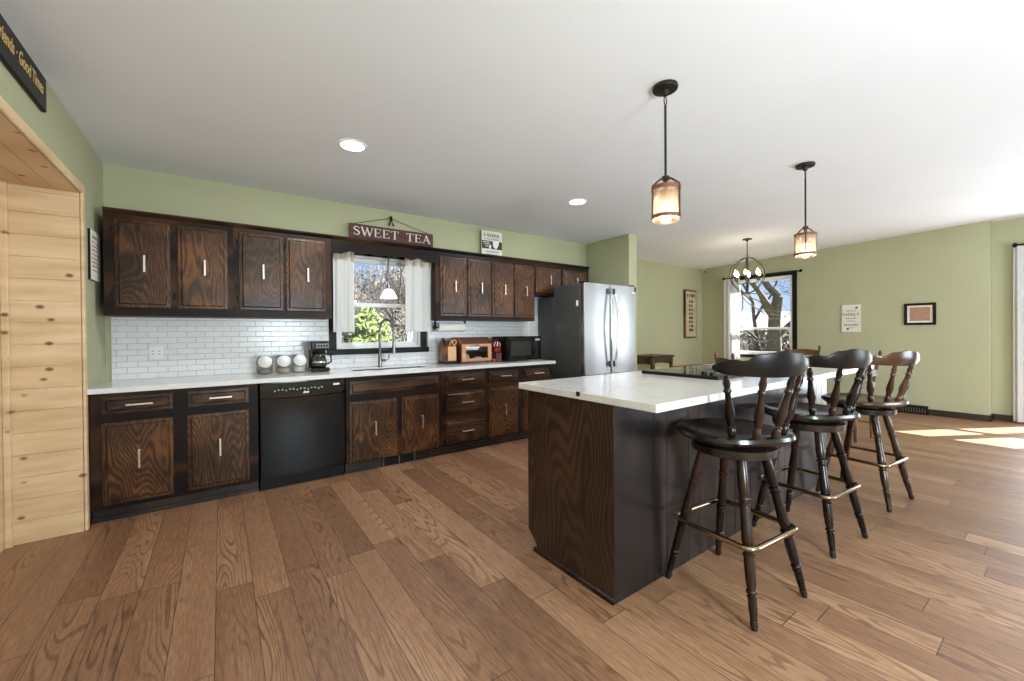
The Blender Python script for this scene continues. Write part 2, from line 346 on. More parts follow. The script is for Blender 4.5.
M_BROWNM = flat('brown_metal', (.070, .038, .024), .45, .4); M_BRASS = flat('aged_brass', (.33, .25, .16), .20, 1); M_GUN = flat('gunmetal', (.23, .235, .24), .28, 1)
M_WHITE = flat('white_paint', (.80, .80, .79), .45); M_WPLAST = flat('white_plastic', (.78, .78, .77), .35)
M_SINK = flat('dark_sink', (.10, .10, .105), .3, .8)
M_CURT = fabric('white_cotton', (.82, .81, .79)); M_PAPER = flat('paper_white', (.84, .83, .81), .9)
M_TRIMD = wood('dark_baseboard', (.010, .007, .006), (.02, .012, .009), (.035, .02, .014), 'y', 3, .15, .4)
M_GLASS = glass('window_glass', (1, 1, 1), .012); M_JAR = glass('jar_glass', (.93, .95, .95), .25, .02)
M_AMBER = glass('seeded_amber_glass', (1, .91, .83), .08, .05, .24, (.95, .76, .61))
M_COPPER = flat('rubbed_copper', (.20, .085, .04), .45, .3, noise=.3, nscale=30)
M_BULB = emis('warm_bulb', (1, .82, .58), 10); M_LED = emis('recessed_lamp', (1, .97, .92), 9); M_CANDLE = emis('candle_bulb', (1, .86, .66), 16)
M_OPAL = flat('opal_glass', (.9, .89, .86), .3, emit=(1, .97, .92), estr=.9)
M_RED = flat('barn_red', (.075, .018, .015), .6, noise=.25, nscale=20); M_CREAM = flat('cream_board', (.74, .70, .60), .7, noise=.05)
M_GOLD = flat('gold_paint', (.62, .42, .13), .4); M_INK = flat('dark_ink', (.035, .035, .035), .7); M_BROWNINK = flat('brown_ink', (.34, .20, .14), .7)
M_GREYINK = flat('grey_ink', (.30, .30, .30), .7)
M_FLOUR = flat('white_flour', (.80, .79, .75), .9); M_COOKIE = flat('pale_rusk', (.55, .46, .36), .8, noise=.25, nscale=30)
M_REDJ = flat('dark_red_enamel', (.16, .018, .016), .2, noise=.3, nscale=22)

# ------------------------------------------------------------------ setting
H = 2.61
def ceil_z(x, y):
    return H + (.135*max(0, (x-5.3)/3.98)*max(0, min(1.3, (.38-y)/4.07)))
fl = struct(MB().box(-.36, 9.6, -7.5, .5, -.1, 0).build('floor', M_FLOOR))
def make_ceiling():
    mb = MB(); xs = [-.1, 1, 2.5, 4, 5.3]+[5.3+.5*i for i in range(1, 9)]+[9.7]; ys = [-7.6+.5*i for i in range(17)]
    g = [[mb.v((x, y, ceil_z(x, y))) for y in ys] for x in xs]; t = [[mb.v((x, y, 3.15)) for y in ys] for x in xs]
    for i in range(len(xs)-1):
        for j in range(len(ys)-1):
            mb.bm.faces.new((g[i][j], g[i][j+1], g[i+1][j+1], g[i+1][j])); mb.bm.faces.new((t[i][j], t[i+1][j], t[i+1][j+1], t[i][j+1]))
    return struct(mb.build('ceiling', M_CEIL))
make_ceiling()
def wall_x(name, x0, x1, y0, y1, holes=(), z1=3.1, mat=None):   # wall running along x (holes: xa, xb, za, zb)
    mb = MB(); xs = x0
    for xa, xb, za, zb in holes:
        mb.box(xs, xa, y0, y1, 0, z1)
        if za > 0: mb.box(xa, xb, y0, y1, 0, za)
        mb.box(xa, xb, y0, y1, zb, z1); xs = xb
    mb.box(xs, x1, y0, y1, 0, z1); return struct(mb.build(name, mat or M_GREEN))
def wall_y(name, y0, y1, x0, x1, holes=(), z1=3.1, mat=None):
    mb = MB(); ys = y0
    for ya, yb, za, zb in holes:
        mb.box(x0, x1, ys, ya, 0, z1)
        if za > 0: mb.box(x0, x1, ya, yb, 0, za)
        mb.box(x0, x1, ya, yb, zb, z1); ys = yb
    mb.box(x0, x1, ys, y1, 0, z1); return struct(mb.build(name, mat or M_GREEN))
wall_x('wall_back', -.12, 5.31, 0, .14, [(1.69, 2.60, 1.11, 2.09)])
struct(MB().box(5.31, 5.476, -.80, .54, 0, 3.1).build('wall_partition', M_GREEN, bevel=.004))
wall_x('wall_far', 5.476, 9.42, .40, .54)
wall_y('wall_right', -3.69, .40, 9.28, 9.42, [(-1.33, -.30, .80, 2.29)])
struct(MB().box(9.42, 9.62, -3.69, -3.55, 0, 3.1).build('wall_jog', M_GREEN))
wall_y('wall_door', -7.5, -3.69, 9.50, 9.62, [(-5.42, -4.06, .06, 2.06)])
wall_y('wall_left', -7.5, 0, -.12, 0, [(-2.7, -.655, 0, 2.205)])
wall_x('wall_front', -.12, 9.62, -7.62, -7.5)

# pine lined opening in the left wall
def pine_opening():
    r = bpy.data.objects.new('trim_1', None); C.objects.link(r); struct(r)
    D = -.33
    side = MB(); z = 0
    while z < 2.2:
        side.box(D, -.001, -.672, -.658, z+.0008, min(2.187, z+.1342)); z += .135
    side.box(D, -.001, -.6575, -.656, 0, 2.187); side.build('side_panel', M_PINE, r, bevel=.003)
    mb = MB(); x = D
    for k in range(3): mb.box(D+.11*k+.0015, D+.11*(k+1)-.0015, -2.7, -.657, 2.188, 2.204)
    mb.build('soffit_panel', M_PINE, r, bevel=.002)
    bk = MB(); y = -2.7
    while y < -.66:
        bk.box(D-.02, D, y+.0015, min(-.672, y+.133), 0, 2.187); y += .135
    bk.build('back_panel', M_PINE, r, bevel=.002)
    MB().box(D+.001, D+.03, -.700, -.674, 0, 2.187).build('corner_batten', M_PINE, r, bevel=.003)
    c = MB(); c.box(0.001, .016, -.668, -.618, .0, 2.245); c.build('casing', M_PINE, r, bevel=.004)
    c = MB(); c.box(0.001, .016, -2.75, -.668, 2.19, 2.245); c.build('head_casing', M_PINE, r, bevel=.004)
pine_opening()
def baseboard(name, x0, x1, y0, y1, h=.085):
    return struct(MB().box(x0, x1, y0, y1, 0, h).build(name, M_TRIMD, bevel=.004))
baseboard('baseboard_left', 0, .014, -.617, -.565, .095)
baseboard('baseboard_far', 5.476, 9.28, .385, .40)
baseboard('baseboard_right', 9.265, 9.28, -3.69, .385)
baseboard('baseboard_jog', 9.485, 9.50, -4.0, -3.706); struct(MB().box(9.265, 9.5, -3.705, -3.69, 0, .085).build('baseboard_return', M_TRIMD))
# tile backsplash
def backsplash():
    mb = MB((0, -.008, .915)); mb.box(.034, 1.618, -.010, 0, .915, 1.43); mb.box(1.618, 2.69, -.010, 0, .915, 1.052); mb.box(2.69, 4.15, -.010, 0, .915, 1.43); mb.box(4.20, 5.30, -.010, 0, .915, 1.76)
    struct(mb.build('trim_2', M_TILE))
    struct(MB().box(4.15, 4.20, -.012, 0, .915, 1.76).build('trim_3', M_WHITE))
backsplash()

# ------------------------------------------------------------------ windows
def window(name, axis, a0, a1, z0, z1, face, out, casing, rail_z, sill=None):
    """axis 'x': wall along x with room face at y=face and outdoors towards +y; axis 'y': wall along y, outdoors towards +x"""
    r = bpy.data.objects.new(name, None); C.objects.link(r); struct(r)
    def P(a, d, z): return (a, face+d, z) if axis == 'x' else (face+d, a, z)
    def bx(mb, a, b, d0, d1, za, zb):
        p = P(a, d0, za); q = P(b, d1, zb); mb.box(p[0], q[0], p[1], q[1], za, zb)
    cw = casing
    mb = MB(); bx(mb, a0-cw, a0, -.018, -.001, z0-.0, z1+cw); bx(mb, a1, a1+cw, -.018, -.001, z0, z1+cw); bx(mb, a0, a1, -.018, -.001, z1, z1+cw)
    mb.build('window_casing', M_BLACK, r, bevel=.003)
    mb = MB(); bx(mb, a0-cw-.02, a1+cw+.02, -.035, -.001, z0-.058, z0); mb.build('window_sill', M_BLACK, r, bevel=.004)
    j = .022
    mb = MB(); bx(mb, a0, a0+j, .0, out, z0, z1); bx(mb, a1-j, a1, .0, out, z0, z1); bx(mb, a0+j, a1-j, .0, out, z1-j, z1); bx(mb, a0+j, a1-j, .0, out, z0, z0+j)
    mb.build('window_frame', M_WHITE, r, bevel=.002)
    def sash(za, zb, d):
        s = .042; mb = MB(); b0, b1 = a0+j, a1-j
        bx(mb, b0, b0+s, d, d+.03, za, zb); bx(mb, b1-s, b1, d, d+.03, za, zb); bx(mb, b0+s, b1-s, d, d+.03, za, za+s); bx(mb, b0+s, b1-s, d, d+.03, zb-s, zb)
        o = mb.build('window_sash', M_WHITE, r, bevel=.003)
        mb = MB(); bx(mb, b0+s, b1-s, d+.012, d+.016, za+s, zb-s); mb.build('pane', M_GLASS, o)
    sash(z0+j, rail_z+.02, .035); sash(rail_z-.02, z1-j, .07)
    return r
window('window_1', 'x', 1.69, 2.60, 1.11, 2.09, 0, .13, .072, 1.575)
window('window_2', 'y', -1.33, -.30, .80, 2.29, 9.28, .13, .075, 1.31)

def patio_door():
    r = bpy.data.objects.new('door_1', None); C.objects.link(r); struct(r)
    y0, y1, z0, z1 = -5.42, -4.06, .06, 2.06
    mb = MB(); mb.box(9.485, 9.499, y0-.08, y0, 0, z1+.08); mb.box(9.485, 9.499, y1, y1+.08, 0, z1+.08); mb.box(9.485, 9.499, y0, y1, z1, z1+.08); mb.build('door_casing', M_BLACK, r)
    mb = MB(); ys = [(y0, -5.19), (-4.72, -4.54), (-4.15, y1)]
    for a, b in ys: mb.box(9.53, 9.57, a, b, z0, z1)
    for a, b in ((-5.19, -4.72), (-4.54, -4.15)):
        for za, zb in ((z0, .34), (1.20, 1.29), (1.97, z1)): mb.box(9.53, 9.57, a, b, za, zb)
    mb.build('door_frame', M_WHITE, r, bevel=.003)
    mb = MB()
    for a, b in ((-5.19, -4.72), (-4.54, -4.15)):
        for za, zb in ((.34, 1.20), (1.29, 1.97)): mb.box(9.548, 9.552, a, b, za, zb)
    mb.build('pane', M_GLASS, r)
patio_door()

# ------------------------------------------------------------------ cabinets
def slab(o, x0, x1, z0, z1, y, th, name, mat, parent, lip=.022):
    """door or drawer front facing -y: a routed edge that steps back towards the frame"""
    mb = MB(o); yb, ym, yf = y, y-th*.45, y-th
    A = [(x0, z0), (x1, z0), (x1, z1), (x0, z1)]; B = [(x0+lip, z0+lip), (x1-lip, z0+lip), (x1-lip, z1-lip), (x0+lip, z1-lip)]
    B2 = [(x0+lip+.006, z0+lip+.006), (x1-lip-.006, z0+lip+.006), (x1-lip-.006, z1-lip-.006), (x0+lip+.006, z1-lip-.006)]
    rs = [[mb.v((x, yb, z)) for x, z in A], [mb.v((x, ym, z)) for x, z in A], [mb.v((x, ym-.001, z)) for x, z in B], [mb.v((x, yf, z)) for x, z in B2]]
    mb.skin(rs); return mb.build(name, mat, parent, bevel=.0015)
def bar_pull(o, p, vertical, y, parent, L=.125, name='handle', mat=None):
    mb = MB(o); x, z = p
    if vertical:
        mb.box(x-.006, x+.006, y-.032, y-.024, z-L/2, z+L/2)
        for s in (-1, 1): mb.box(x-.005, x+.005, y-.025, y, z+s*(L/2-.012)-.005, z+s*(L/2-.012)+.005)
    else:
        mb.box(x-L/2, x+L/2, y-.032, y-.024, z-.006, z+.006)
        for s in (-1, 1): mb.box(x+s*(L/2-.012)-.005, x+s*(L/2-.012)+.005, y-.025, y, z-.005, z+.005)
    return mb.build(name, mat or M_NICKEL, parent, bevel=.0015)
def hinge(o, x, z, y, parent):
    mb = MB(o); mb.cyl((x, y-.006, z-.03), (x, y-.006, z+.03), .005, seg=8); mb.box(x-.014, x+.004, y-.004, y, z-.024, z+.024)
    mb.build('hinge', M_BLACK, parent)
def face_frame(o, mb, X0, X1, Z0, Z1, y0, y1, holes):
    """front frame with openings (x0,x1,z0,z1); built as strips around them on a simple grid"""
    xs = sorted({X0, X1, *[h[0] for h in holes], *[h[1] for h in holes]}); zs = sorted({Z0, Z1, *[h[2] for h in holes], *[h[3] for h in holes]})
    for a, b in zip(zs, zs[1:]):
        run = None
        for c, d in zip(xs, xs[1:]):
            cx, cz = (c+d)/2, (a+b)/2; inside = any(h[0] < cx < h[1] and h[2] < cz < h[3] for h in holes)
            if not inside:
                run = [c, d] if run is None else [run[0], d]
            if (inside or d == xs[-1]) and run: mb.box(run[0], run[1], y0, y1, a, b); run = None
def upper(name, label, X0, X1, Z0, Z1, doors, hz, group, hinges):
    o = ((X0+X1)/2, -.001, Z0); t = thing(name, label, 'cabinet', o, group)
    mb = MB(o); yb, yf = -.001, -.322
    mb.box(X0, X1, yf, yb, Z0, Z0+.018); mb.box(X0, X1, yf, yb, Z1-.018, Z1); mb.box(X0, X0+.018, yf, yb, Z0+.018, Z1-.018); mb.box(X1-.018, X1, yf, yb, Z0+.018, Z1-.018); mb.box(X0+.018, X1-.018, yb-.01, yb, Z0+.018, Z1-.018)
    mb.build('body', M_CABV, t)
    mb = MB(o); face_frame(o, mb, X0, X1, Z0, Z1, -.340, yf, [(a+.012, b-.012, c+.012, d-.012) for a, b, c, d in doors]); mb.build('face_frame', M_CAB, t, bevel=.001)
    mb = MB(o); mb.prism([(-.340, Z1-.035), (-.362, Z1-.012), (-.362, Z1), (-.340, Z1)], lambda a, b, d: (d, a, b), X0, X1); mb.build('crown_strip', M_CAB, t)
    for i, (a, b, c, d) in enumerate(doors):
        dr = slab(o, a, b, c, d, -.3405, .019, 'door', M_DOOR, t)
        bar_pull(o, ((a+b)/2+.01, (c+d)/2+hz), True, -.3595, dr)
        if hinges:
            hx = hinges[i]
            for z in (c+.09, d-.09): hinge(o, hx, z, -.3405, dr)
    return t
GU = 'dark oak wall cabinets'
upper('wall_cabinet', 'dark oak two-door wall cabinet in the corner beside the green left wall', .052, .823, 1.41, 2.19, [(.11, .421, 1.475, 2.12), (.465, .784, 1.475, 2.12)], .0, GU, [.10, .45])
upper('wall_cabinet', 'dark oak two-door wall cabinet just left of the window over the sink', .823, 1.58, 1.41, 2.19, [(.862, 1.184, 1.475, 2.12), (1.207, 1.526, 1.475, 2.12)], .0, GU, [.852, 1.198])
upper('wall_cabinet', 'dark oak two-door wall cabinet above the paper towels, just right of the window', 2.64, 3.357, 1.41, 2.19, [(2.69, 3.015, 1.457, 2.11), (3.041, 3.345, 1.457, 2.11)], -.0, GU, [2.68, 3.03])
upper('wall_cabinet', 'dark oak two-door wall cabinet with narrow doors above the black microwave', 3.357, 4.01, 1.41, 2.19, [(3.368, 3.674, 1.457, 2.11), (3.703, 3.993, 1.457, 2.11)], -.0, GU, None)
upper('wall_cabinet', 'short dark oak wall cabinet with two small doors above the fridge', 4.01, 5.0, 1.755, 2.19, [(4.035, 4.459, 1.79, 2.11), (4.495, 4.965, 1.79, 2.11)], 0, GU, None)
def valance():
    o = (2.11, -.34, 1.99); mb = MB(o); pts = [(1.582, 2.178), (1.582, 2.03)]
    n = 5; x0, x1 = 1.68, 2.54
    pts.append((x0, 2.03))
    for k in range(n):
        for i in range(1, 9):
            x = x0+(x1-x0)*(k+i/8)/n; pts.append((x, 2.03+.030*math.sin(PI*i/8)))
    pts += [(2.638, 2.03), (2.638, 2.178)]
    mb.prism(pts, lambda a, b, d: (a, d, b), -.340, -.320)
    ob = mb.build('window_valance', M_CAB, bevel=.001)
    MB(o).prism([(-.3405, 2.155), (-.362, 2.178), (-.362, 2.19), (-.3405, 2.19)], lambda a, b, d: (d, a, b), 1.582, 2.638).build('crown_strip', M_CAB, ob)
    MB(o).box(1.582, 2.638, -.3195, -.002, 2.160, 2.178).build('soffit_board', M_CAB, ob)
    tag(ob, 'dark oak valance with scalloped lower edge bridging the cabinets over the window', 'valance')
valance()

Zc = .88
def base_unit(name, label, X0, X1, doors, drawers, fixed, group, kick=True):
    o = ((X0+X1)/2, -.3, 0); t = thing(name, label, 'cabinet', o, group); yb, yf = -.011, -.577
    mb = MB(o)
    mb.box(X0, X0+.018, yf, yb, .09, Zc-.001); mb.box(X1-.018, X1, yf, yb, .09, Zc-.001); mb.box(X0+.018, X1-.018, yf, yb, .09, .108); mb.box(X0+.018, X1-.018, yb-.01, yb, .108, Zc-.001)
    mb.build('body', M_CABV, t)
    mb = MB(o); allf = doors+drawers+fixed
    face_frame(o, mb, X0, X1, .09, Zc-.001, -.597, yf, [(a+.012, b-.012, c+.012, d-.012) for a, b, c, d in allf]); mb.build('face_frame', M_CAB, t, bevel=.001)
    mb = MB(o); mb.box(X0, X1, -.545, -.53, 0, .09); mb.box(X0, X1, -.56, -.545, 0, .03); mb.build('toe_kick', M_TRIMD, t)
    for a, b, c, d in doors:
        dr = slab(o, a, b, c, d, -.5975, .019, 'door', M_DOOR, t); bar_pull(o, ((a+b)/2+.005, (c+d)/2+.02), True, -.6165, dr, .13)
    for a, b, c, d in drawers:
        dr = slab(o, a, b, c, d, -.5975, .019, 'drawer', M_DRAW, t); bar_pull(o, ((a+b)/2+.01, (c+d)/2), False, -.6165, dr, .14)
    for a, b, c, d in fixed: slab(o, a, b, c, d, -.5975, .019, 'false_front', M_DRAW, t)
    return t
GB = 'dark oak base cabinets'
base_unit('base_cabinet', 'dark oak base cabinet with two drawers over two doors left of the dishwasher', .016, .968, [(.075, .445, .12, .675), (.525, .906, .12, .675)], [(.075, .445, .735, .85), (.53, .906, .735, .85)], [], GB)
base_unit('base_cabinet', 'dark oak sink base cabinet with wide false front over two doors', 1.636, 2.578, [(1.664, 2.103, .10, .65), (2.147, 2.539, .10, .65)], [], [(1.668, 2.54, .715, .835)], GB)
base_unit('base_cabinet', 'dark oak base cabinet with a stack of three drawers', 2.578, 3.118, [], [(2.617, 3.09, .715, .835), (2.617, 3.09, .42, .65), (2.617, 3.09, .11, .35)], [], GB)
base_unit('base_cabinet', 'dark oak base cabinet with one drawer over one door beside the three-drawer stack', 3.118, 3.588, [(3.145, 3.545, .10, .655)], [(3.145, 3.545, .724, .835)], [], GB)
base_unit('base_cabinet', 'dark oak base cabinet at the end of the run against the fridge', 3.588, 4.06, [(3.63, 4.03, .10, .655)], [(3.63, 4.03, .724, .835)], [], GB)
def kick_register():
    o = (2.13, -.562, 0); mb = MB(o); mb.box(1.97, 2.29, -.572, -.561, .008, .082)
    t = tag(mb.build('toe_kick_vent', M_BLACK), 'black vent grille in the toe kick under the sink cabinet', 'vent')
    for x in (1.975, 2.13, 2.285): MB(o).box(x-.005, x+.005, -.578, -.5725, .006, .084).build('grille_bar', M_GUN, t)
kick_register()

def dishwasher():
    X0, X1 = .976, 1.628; o = ((X0+X1)/2, -.3, 0); t = thing('dishwasher', 'black dishwasher built in under the white worktop between dark cabinets', 'dishwasher', o)
    MB(o).box(X0+.01, X1-.01, -.57, -.02, .09, .872).build('tub', M_BLACKP, t)
    mb = MB(o); mb.box(X0+.004, X1-.004, -.616, -.57, .115, .745); d = mb.build('door', M_BLACKP, t, bevel=.006)
    MB(o).box(X0+.006, X1-.006, -.56, -.54, .0, .11).build('kick_plate', M_BLACK, t)
    mb = MB(o); n = 16; pts = []
    for i in range(n+1):
        f = i/n; x = X0+.004+(X1-X0-.008)*f; pts.append((x, .765-.022*math.sin(PI*f)))
    pts += [(X1-.004, .868), (X0+.004, .868)]
    mb.prism(pts, lambda a, b, dd: (a, dd, b), -.632, -.57); p = mb.build('control_panel', M_BGLOSS, t, bevel=.004)
    mb = MB(o)
    for i in range(14):
        x = X0+.10+i*.027; mb.box(x, x+.014, -.6335, -.6318, .800+(.008 if i % 3 else 0), .812+(.008 if i % 3 else 0))
    mb.build('button', M_GREYINK, p)
    MB(o).box(1.525, 1.575, -.6345, -.632, .822, .838).build('badge', M_PAPER, p)
    mb = MB(o); mb.prism([(1.285, .772), (1.33, .772), (1.335, .79), (1.31, .785), (1.30, .795)], lambda a, b, d: (a, d, b), -.6345, -.632); mb.build('emblem', M_CREAM, p)
dishwasher()

def worktop():
    o = (2.05, -.32, Zc); mb = MB(o); sx0, sx1, sy0, sy1 = 1.75, 2.50, -.455, -.205
    X0, X1, Y0, Y1 = .002, 4.095, -.642, -.011
    mb.box(X0, sx0, Y0, Y1, Zc, .915); mb.box(sx1, X1, Y0, Y1, Zc, .915); mb.box(sx0, sx1, Y0, sy0, Zc, .915); mb.box(sx0, sx1, sy1, Y1, Zc, .915)
    bmesh.ops.remove_doubles(mb.bm, verts=mb.bm.verts, dist=1e-5)
    t = mb.build('worktop', M_QUARTZ); tag(t, 'long white quartz worktop along the back wall', 'worktop')
    mb = MB((2.125, -.33, .72)); w = .004
    mb.box(sx0+.004, sx1-.004, sy0+.004, sy1-.004, .70, .705); mb.box(sx0+.002, sx0+.006, sy0+.002, sy1-.002, .705, .905); mb.box(sx1-.006, sx1-.002, sy0+.002, sy1-.002, .705, .905)
    mb.box(sx0+.006, sx1-.006, sy0+.002, sy0+.006, .705, .905); mb.box(sx0+.006, sx1-.006, sy1-.006, sy1-.002, .705, .905)
    s = mb.build('kitchen_sink', M_SINK); tag(s, 'dark undermount sink below the kitchen window', 'sink')
    mb = MB((2.125, -.33, .72)); mb.cyl((2.12, -.33, .7052), (2.12, -.33, .709), .04); mb.build('drain', M_CHROME, s)
worktop()
def faucet():
    o = (2.085, -.155, .915); t = thing('faucet', 'tall gunmetal spring faucet behind the sink', 'faucet', o)
    x, y = o[0], o[1]
    MB(o).lathe([(.027, 0), (.027, .012), (.019, .02), (.018, .16), (.013, .17), (.013, .32)], o).build('body', M_GUN, t, smooth=True)
    pts = [(x, y, 1.22)]+[(x, y, 1.22+.02*k) for k in range(1, 5)]
    for k in range(13):
        a = PI*k/12; pts.append((x+.055-.055*math.cos(a), y-.055+.055*math.cos(a), 1.31+.105*math.sin(a)))
    pts += [(x+.11, y-.11, 1.31-.03*k) for k in range(1, 5)]
    MB(o).tube(pts, .011, 10).build('spout', M_GUN, t, smooth=True)
    mb = MB(o); sp = []
    for i in range(len(pts)*10-10):
        a, f = divmod(i, 10); P = Vector(pts[a]).lerp(Vector(pts[a+1]), f/10); tn = (Vector(pts[a+1])-Vector(pts[a])).normalized(); u = tn.cross(Vector((.7, .7, .1))).normalized(); w = tn.cross(u)
        an = i*2*PI/8; sp.append(P+u*.0145*math.cos(an)+w*.0145*math.sin(an))
    mb.tube(sp, .0025, 4); mb.build('spring', M_GUN, t, smooth=True)
    mb = MB(o); mb.lathe([(.014, 0), (.016, .2), (.017, .7), (.021, .9), (.021, 1)], (x+.11, y-.11, 1.195), (x+.11, y-.11, 1.06)); mb.build('spray_head', M_GUN, t, smooth=True)
    mb = MB(o); mb.tube([(x, y, 1.10), (x+.05, y-.05, 1.10), (x+.085, y-.085, 1.12)], .006, 8); mb.build('support_arm', M_GUN, t, smooth=True)
    mb = MB(o); mb.cyl((x+.015, y-.01, .99), (x+.055, y-.03, .985), .013, seg=12); mb.tube([(x+.055, y-.03, .985), (x+.075, y-.04, 1.0), (x+.085, y-.045, 1.05)], .005, 8); mb.build('lever', M_GUN, t, smooth=True)
faucet()

# ------------------------------------------------------------------ fridge
def fridge():
    X0, X1, yf = 4.315, 5.285, -.925; o = ((X0+X1)/2, -.45, 0); t = thing('fridge', 'stainless french-door fridge with charcoal sides beside the green partition', 'fridge', o)
    mb = MB(o); mb.box(X0, X1, -.845, -.365, .03, 1.872); mb.box(X0, X1, -.365, -.045, .03, 1.74); bmesh.ops.remove_doubles(mb.bm, verts=mb.bm.verts, dist=1e-5); mb.build('body', M_FRSIDE, t, bevel=.008)
    mid = (X0+X1)/2-.01
    def door(a, b, z0, z1):
        mb = MB(o); n = 8; pts = [(a, -.852), (a, yf+.012)]
        for i in range(n+1):
            f = i/n; x = a+.012+(b-a-.024)*f; pts.append((x, yf-.010*math.sin(PI*f)))
        pts += [(b, yf+.012), (b, -.852)]
        mb.prism(pts, lambda p, q, d: (p, q, d), z0, z1); return mb.build('door', M_STEEL, t, smooth=True)
    dl = door(X0+.001, mid-.004, .74, 1.868); dr_ = door(mid+.004, X1-.001, .74, 1.868); fz = door(X0+.001, X1-.001, .10, .725); fz.name = 'freezer_drawer'
    def handle(x, s, par):
        mb = MB(o); pts = []
        for i in range(15):
            f = i/14; pts.append((x+s*.028*math.sin(PI*f), yf-.035-.03*math.sin(PI*f), .86+.92*f))
        mb.tube(pts, .0125, 10); mb.build('handle', M_CHROME, par, smooth=True)
        for z in (.86, 1.78): MB(o).box(x-.016, x+.016, yf-.05, yf+.003, z-.035, z+.035).build('handle_bracket', M_GUN, par, bevel=.004)
    handle(mid-.036, -1, dl); handle(mid+.036, 1, dr_)
    mb = MB(o); mb.tube([(X0+.12, yf-.045, .66), (X0+.2, yf-.06, .66), (X1-.2, yf-.06, .66), (X1-.12, yf-.045, .66)], .0125, 10); mb.build('handle', M_CHROME, fz, smooth=True)
    MB(o).box(X0+.005, X1-.005, -.86, -.80, .0, .098).build('toe_grille', M_BLACK, t)
    for x in (X0+.04, X1-.05): MB(o).box(x-.025, x+.04, -.915, -.80, 1.873, 1.888).build('hinge_cover', M_BLACK, t, bevel=.003)
    MB(o).box(X1-.016, X1-.003, yf-.008, yf+.01, 1.80, 1.862).build('hinge_cap', M_BLACK, dr_)
    MB(o).box(X1-.10, X1-.04, yf-.014, yf-.004, 1.775, 1.795).build('badge', M_CHROME, dr_)
    MB(o).box(X0-.001, X0+.002, -.82, -.785, 1.59, 1.66).build('sticker', M_PAPER, t)
    for x in (X0+.06, X1-.06):
        for y in (-.12, -.76): MB(o).cyl((x, y, 0), (x, y, .03), .02).build('foot', M_BLACK, t)
fridge()

# ------------------------------------------------------------------ island
IX0, IX1, IY0, IY1, IZ = 2.205, 4.90, -3.17, -2.52, .968
def island():
    o = ((IX0+IX1)/2, -2.85, 0); t = thing('island_cabinet', 'long dark oak kitchen island with grooved back boards', 'kitchen island', o)
    zt = IZ-.036
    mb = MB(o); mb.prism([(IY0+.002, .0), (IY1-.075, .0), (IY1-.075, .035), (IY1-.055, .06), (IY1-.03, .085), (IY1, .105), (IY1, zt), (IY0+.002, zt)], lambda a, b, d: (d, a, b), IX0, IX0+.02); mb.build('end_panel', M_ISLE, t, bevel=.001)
    mb = MB(o); mb.prism([(IY0+.02, .0), (IY1-.075, .0), (IY1-.075, .09), (IY1-.005, .09), (IY1-.005, zt), (IY0+.02, zt)], lambda a, b, d: (d, a, b), IX0+.021, IX1-.021); mb.build('body', M_CABV, t)
    mb = MB(o); mb.prism([(IY0+.002, .0), (IY1-.075, .0), (IY1-.075, .09), (IY1, .105), (IY1, zt), (IY0+.002, zt)], lambda a, b, d: (d, a, b), IX1-.02, IX1); mb.build('end_panel', M_ISLE, t, bevel=.001)
    x = IX0; k = 0; mb = MB(o); widths = [.30, .11, .20, .11]
    while x < IX1-.01:
        w = min(widths[k % 4], IX1-x); k += 1
        mb.box(x+.0015, x+w-.0015, IY0, IY0+.018, .0, zt); x += w
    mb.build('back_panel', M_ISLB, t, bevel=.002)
    mb = MB(o); mb.prism([(IX0-.014, 0), (IX0-.001, 0), (IX0-.001, .024), (IX0-.009, .018)], lambda a, b, d: (a, d, b), IY0+.002, IY1-.06); mb.build('shoe_molding', M_STOOL, t)
    for i, (a, b) in enumerate(((2.25, 2.75), (2.77, 3.12), (3.95, 4.38), (4.40, 4.86))):
        mb = MB(o); mb.box(a, b, IY1-.004, IY1+.014, .12, zt-.03); d = mb.build('door', M_DOOR, t, bevel=.006)
    mb = MB((3.7, -2.94, IZ)); mb.prism([(2.172, -3.42), (5.24, -3.395), (5.24, -2.475), (2.172, -2.475)], lambda a, b, d: (a, b, d), IZ-.0355, IZ)
    c = mb.build('island_countertop', M_QUARTZ, bevel=.003); tag(c, 'white quartz island top with seating overhang', 'countertop')
    mb = MB((3.7, -2.94, IZ)); mb.box(2.168, 2.176, -2.985, -2.962, IZ-.02, IZ+.002); mb.build('dark_chip', M_BLACK, c)
    mb = MB((3.52, -2.86, IZ)); mb.box(3.17, 3.93, -3.15, -2.60, IZ+.0005, IZ+.020); k = mb.build('cooktop', M_BLACK, bevel=.003)
    tag(k, 'flat black glass cooktop set on the white island top', 'cooktop')
    mb = MB((3.52, -2.86, IZ)); mb.box(3.175, 3.925, -3.145, -2.605, IZ+.0205, IZ+.023); mb.build('glass_surface', M_BGLOSS, k)
    for i, y in enumerate((-3.10, -3.045)):
        mb = MB((3.52, -2.86, IZ)); mb.lathe([(.02, 0), (.019, .02), (.014, .022)], (3.205+.0*i, y, IZ+.0232), seg=14); mb.build('knob', M_BLACK, k, smooth=True)
    for x, y, r in ((3.42, -2.74, .09), (3.42, -3.0, .075), (3.72, -2.74, .075), (3.72, -3.0, .10)):
        MB((3.52, -2.86, IZ)).tube([(x+r*math.cos(a*PI/12), y+r*math.sin(a*PI/12), IZ+.0232) for a in range(24)], .0012, 4, closed=True).build('burner_ring', M_GREYINK, k)
island()

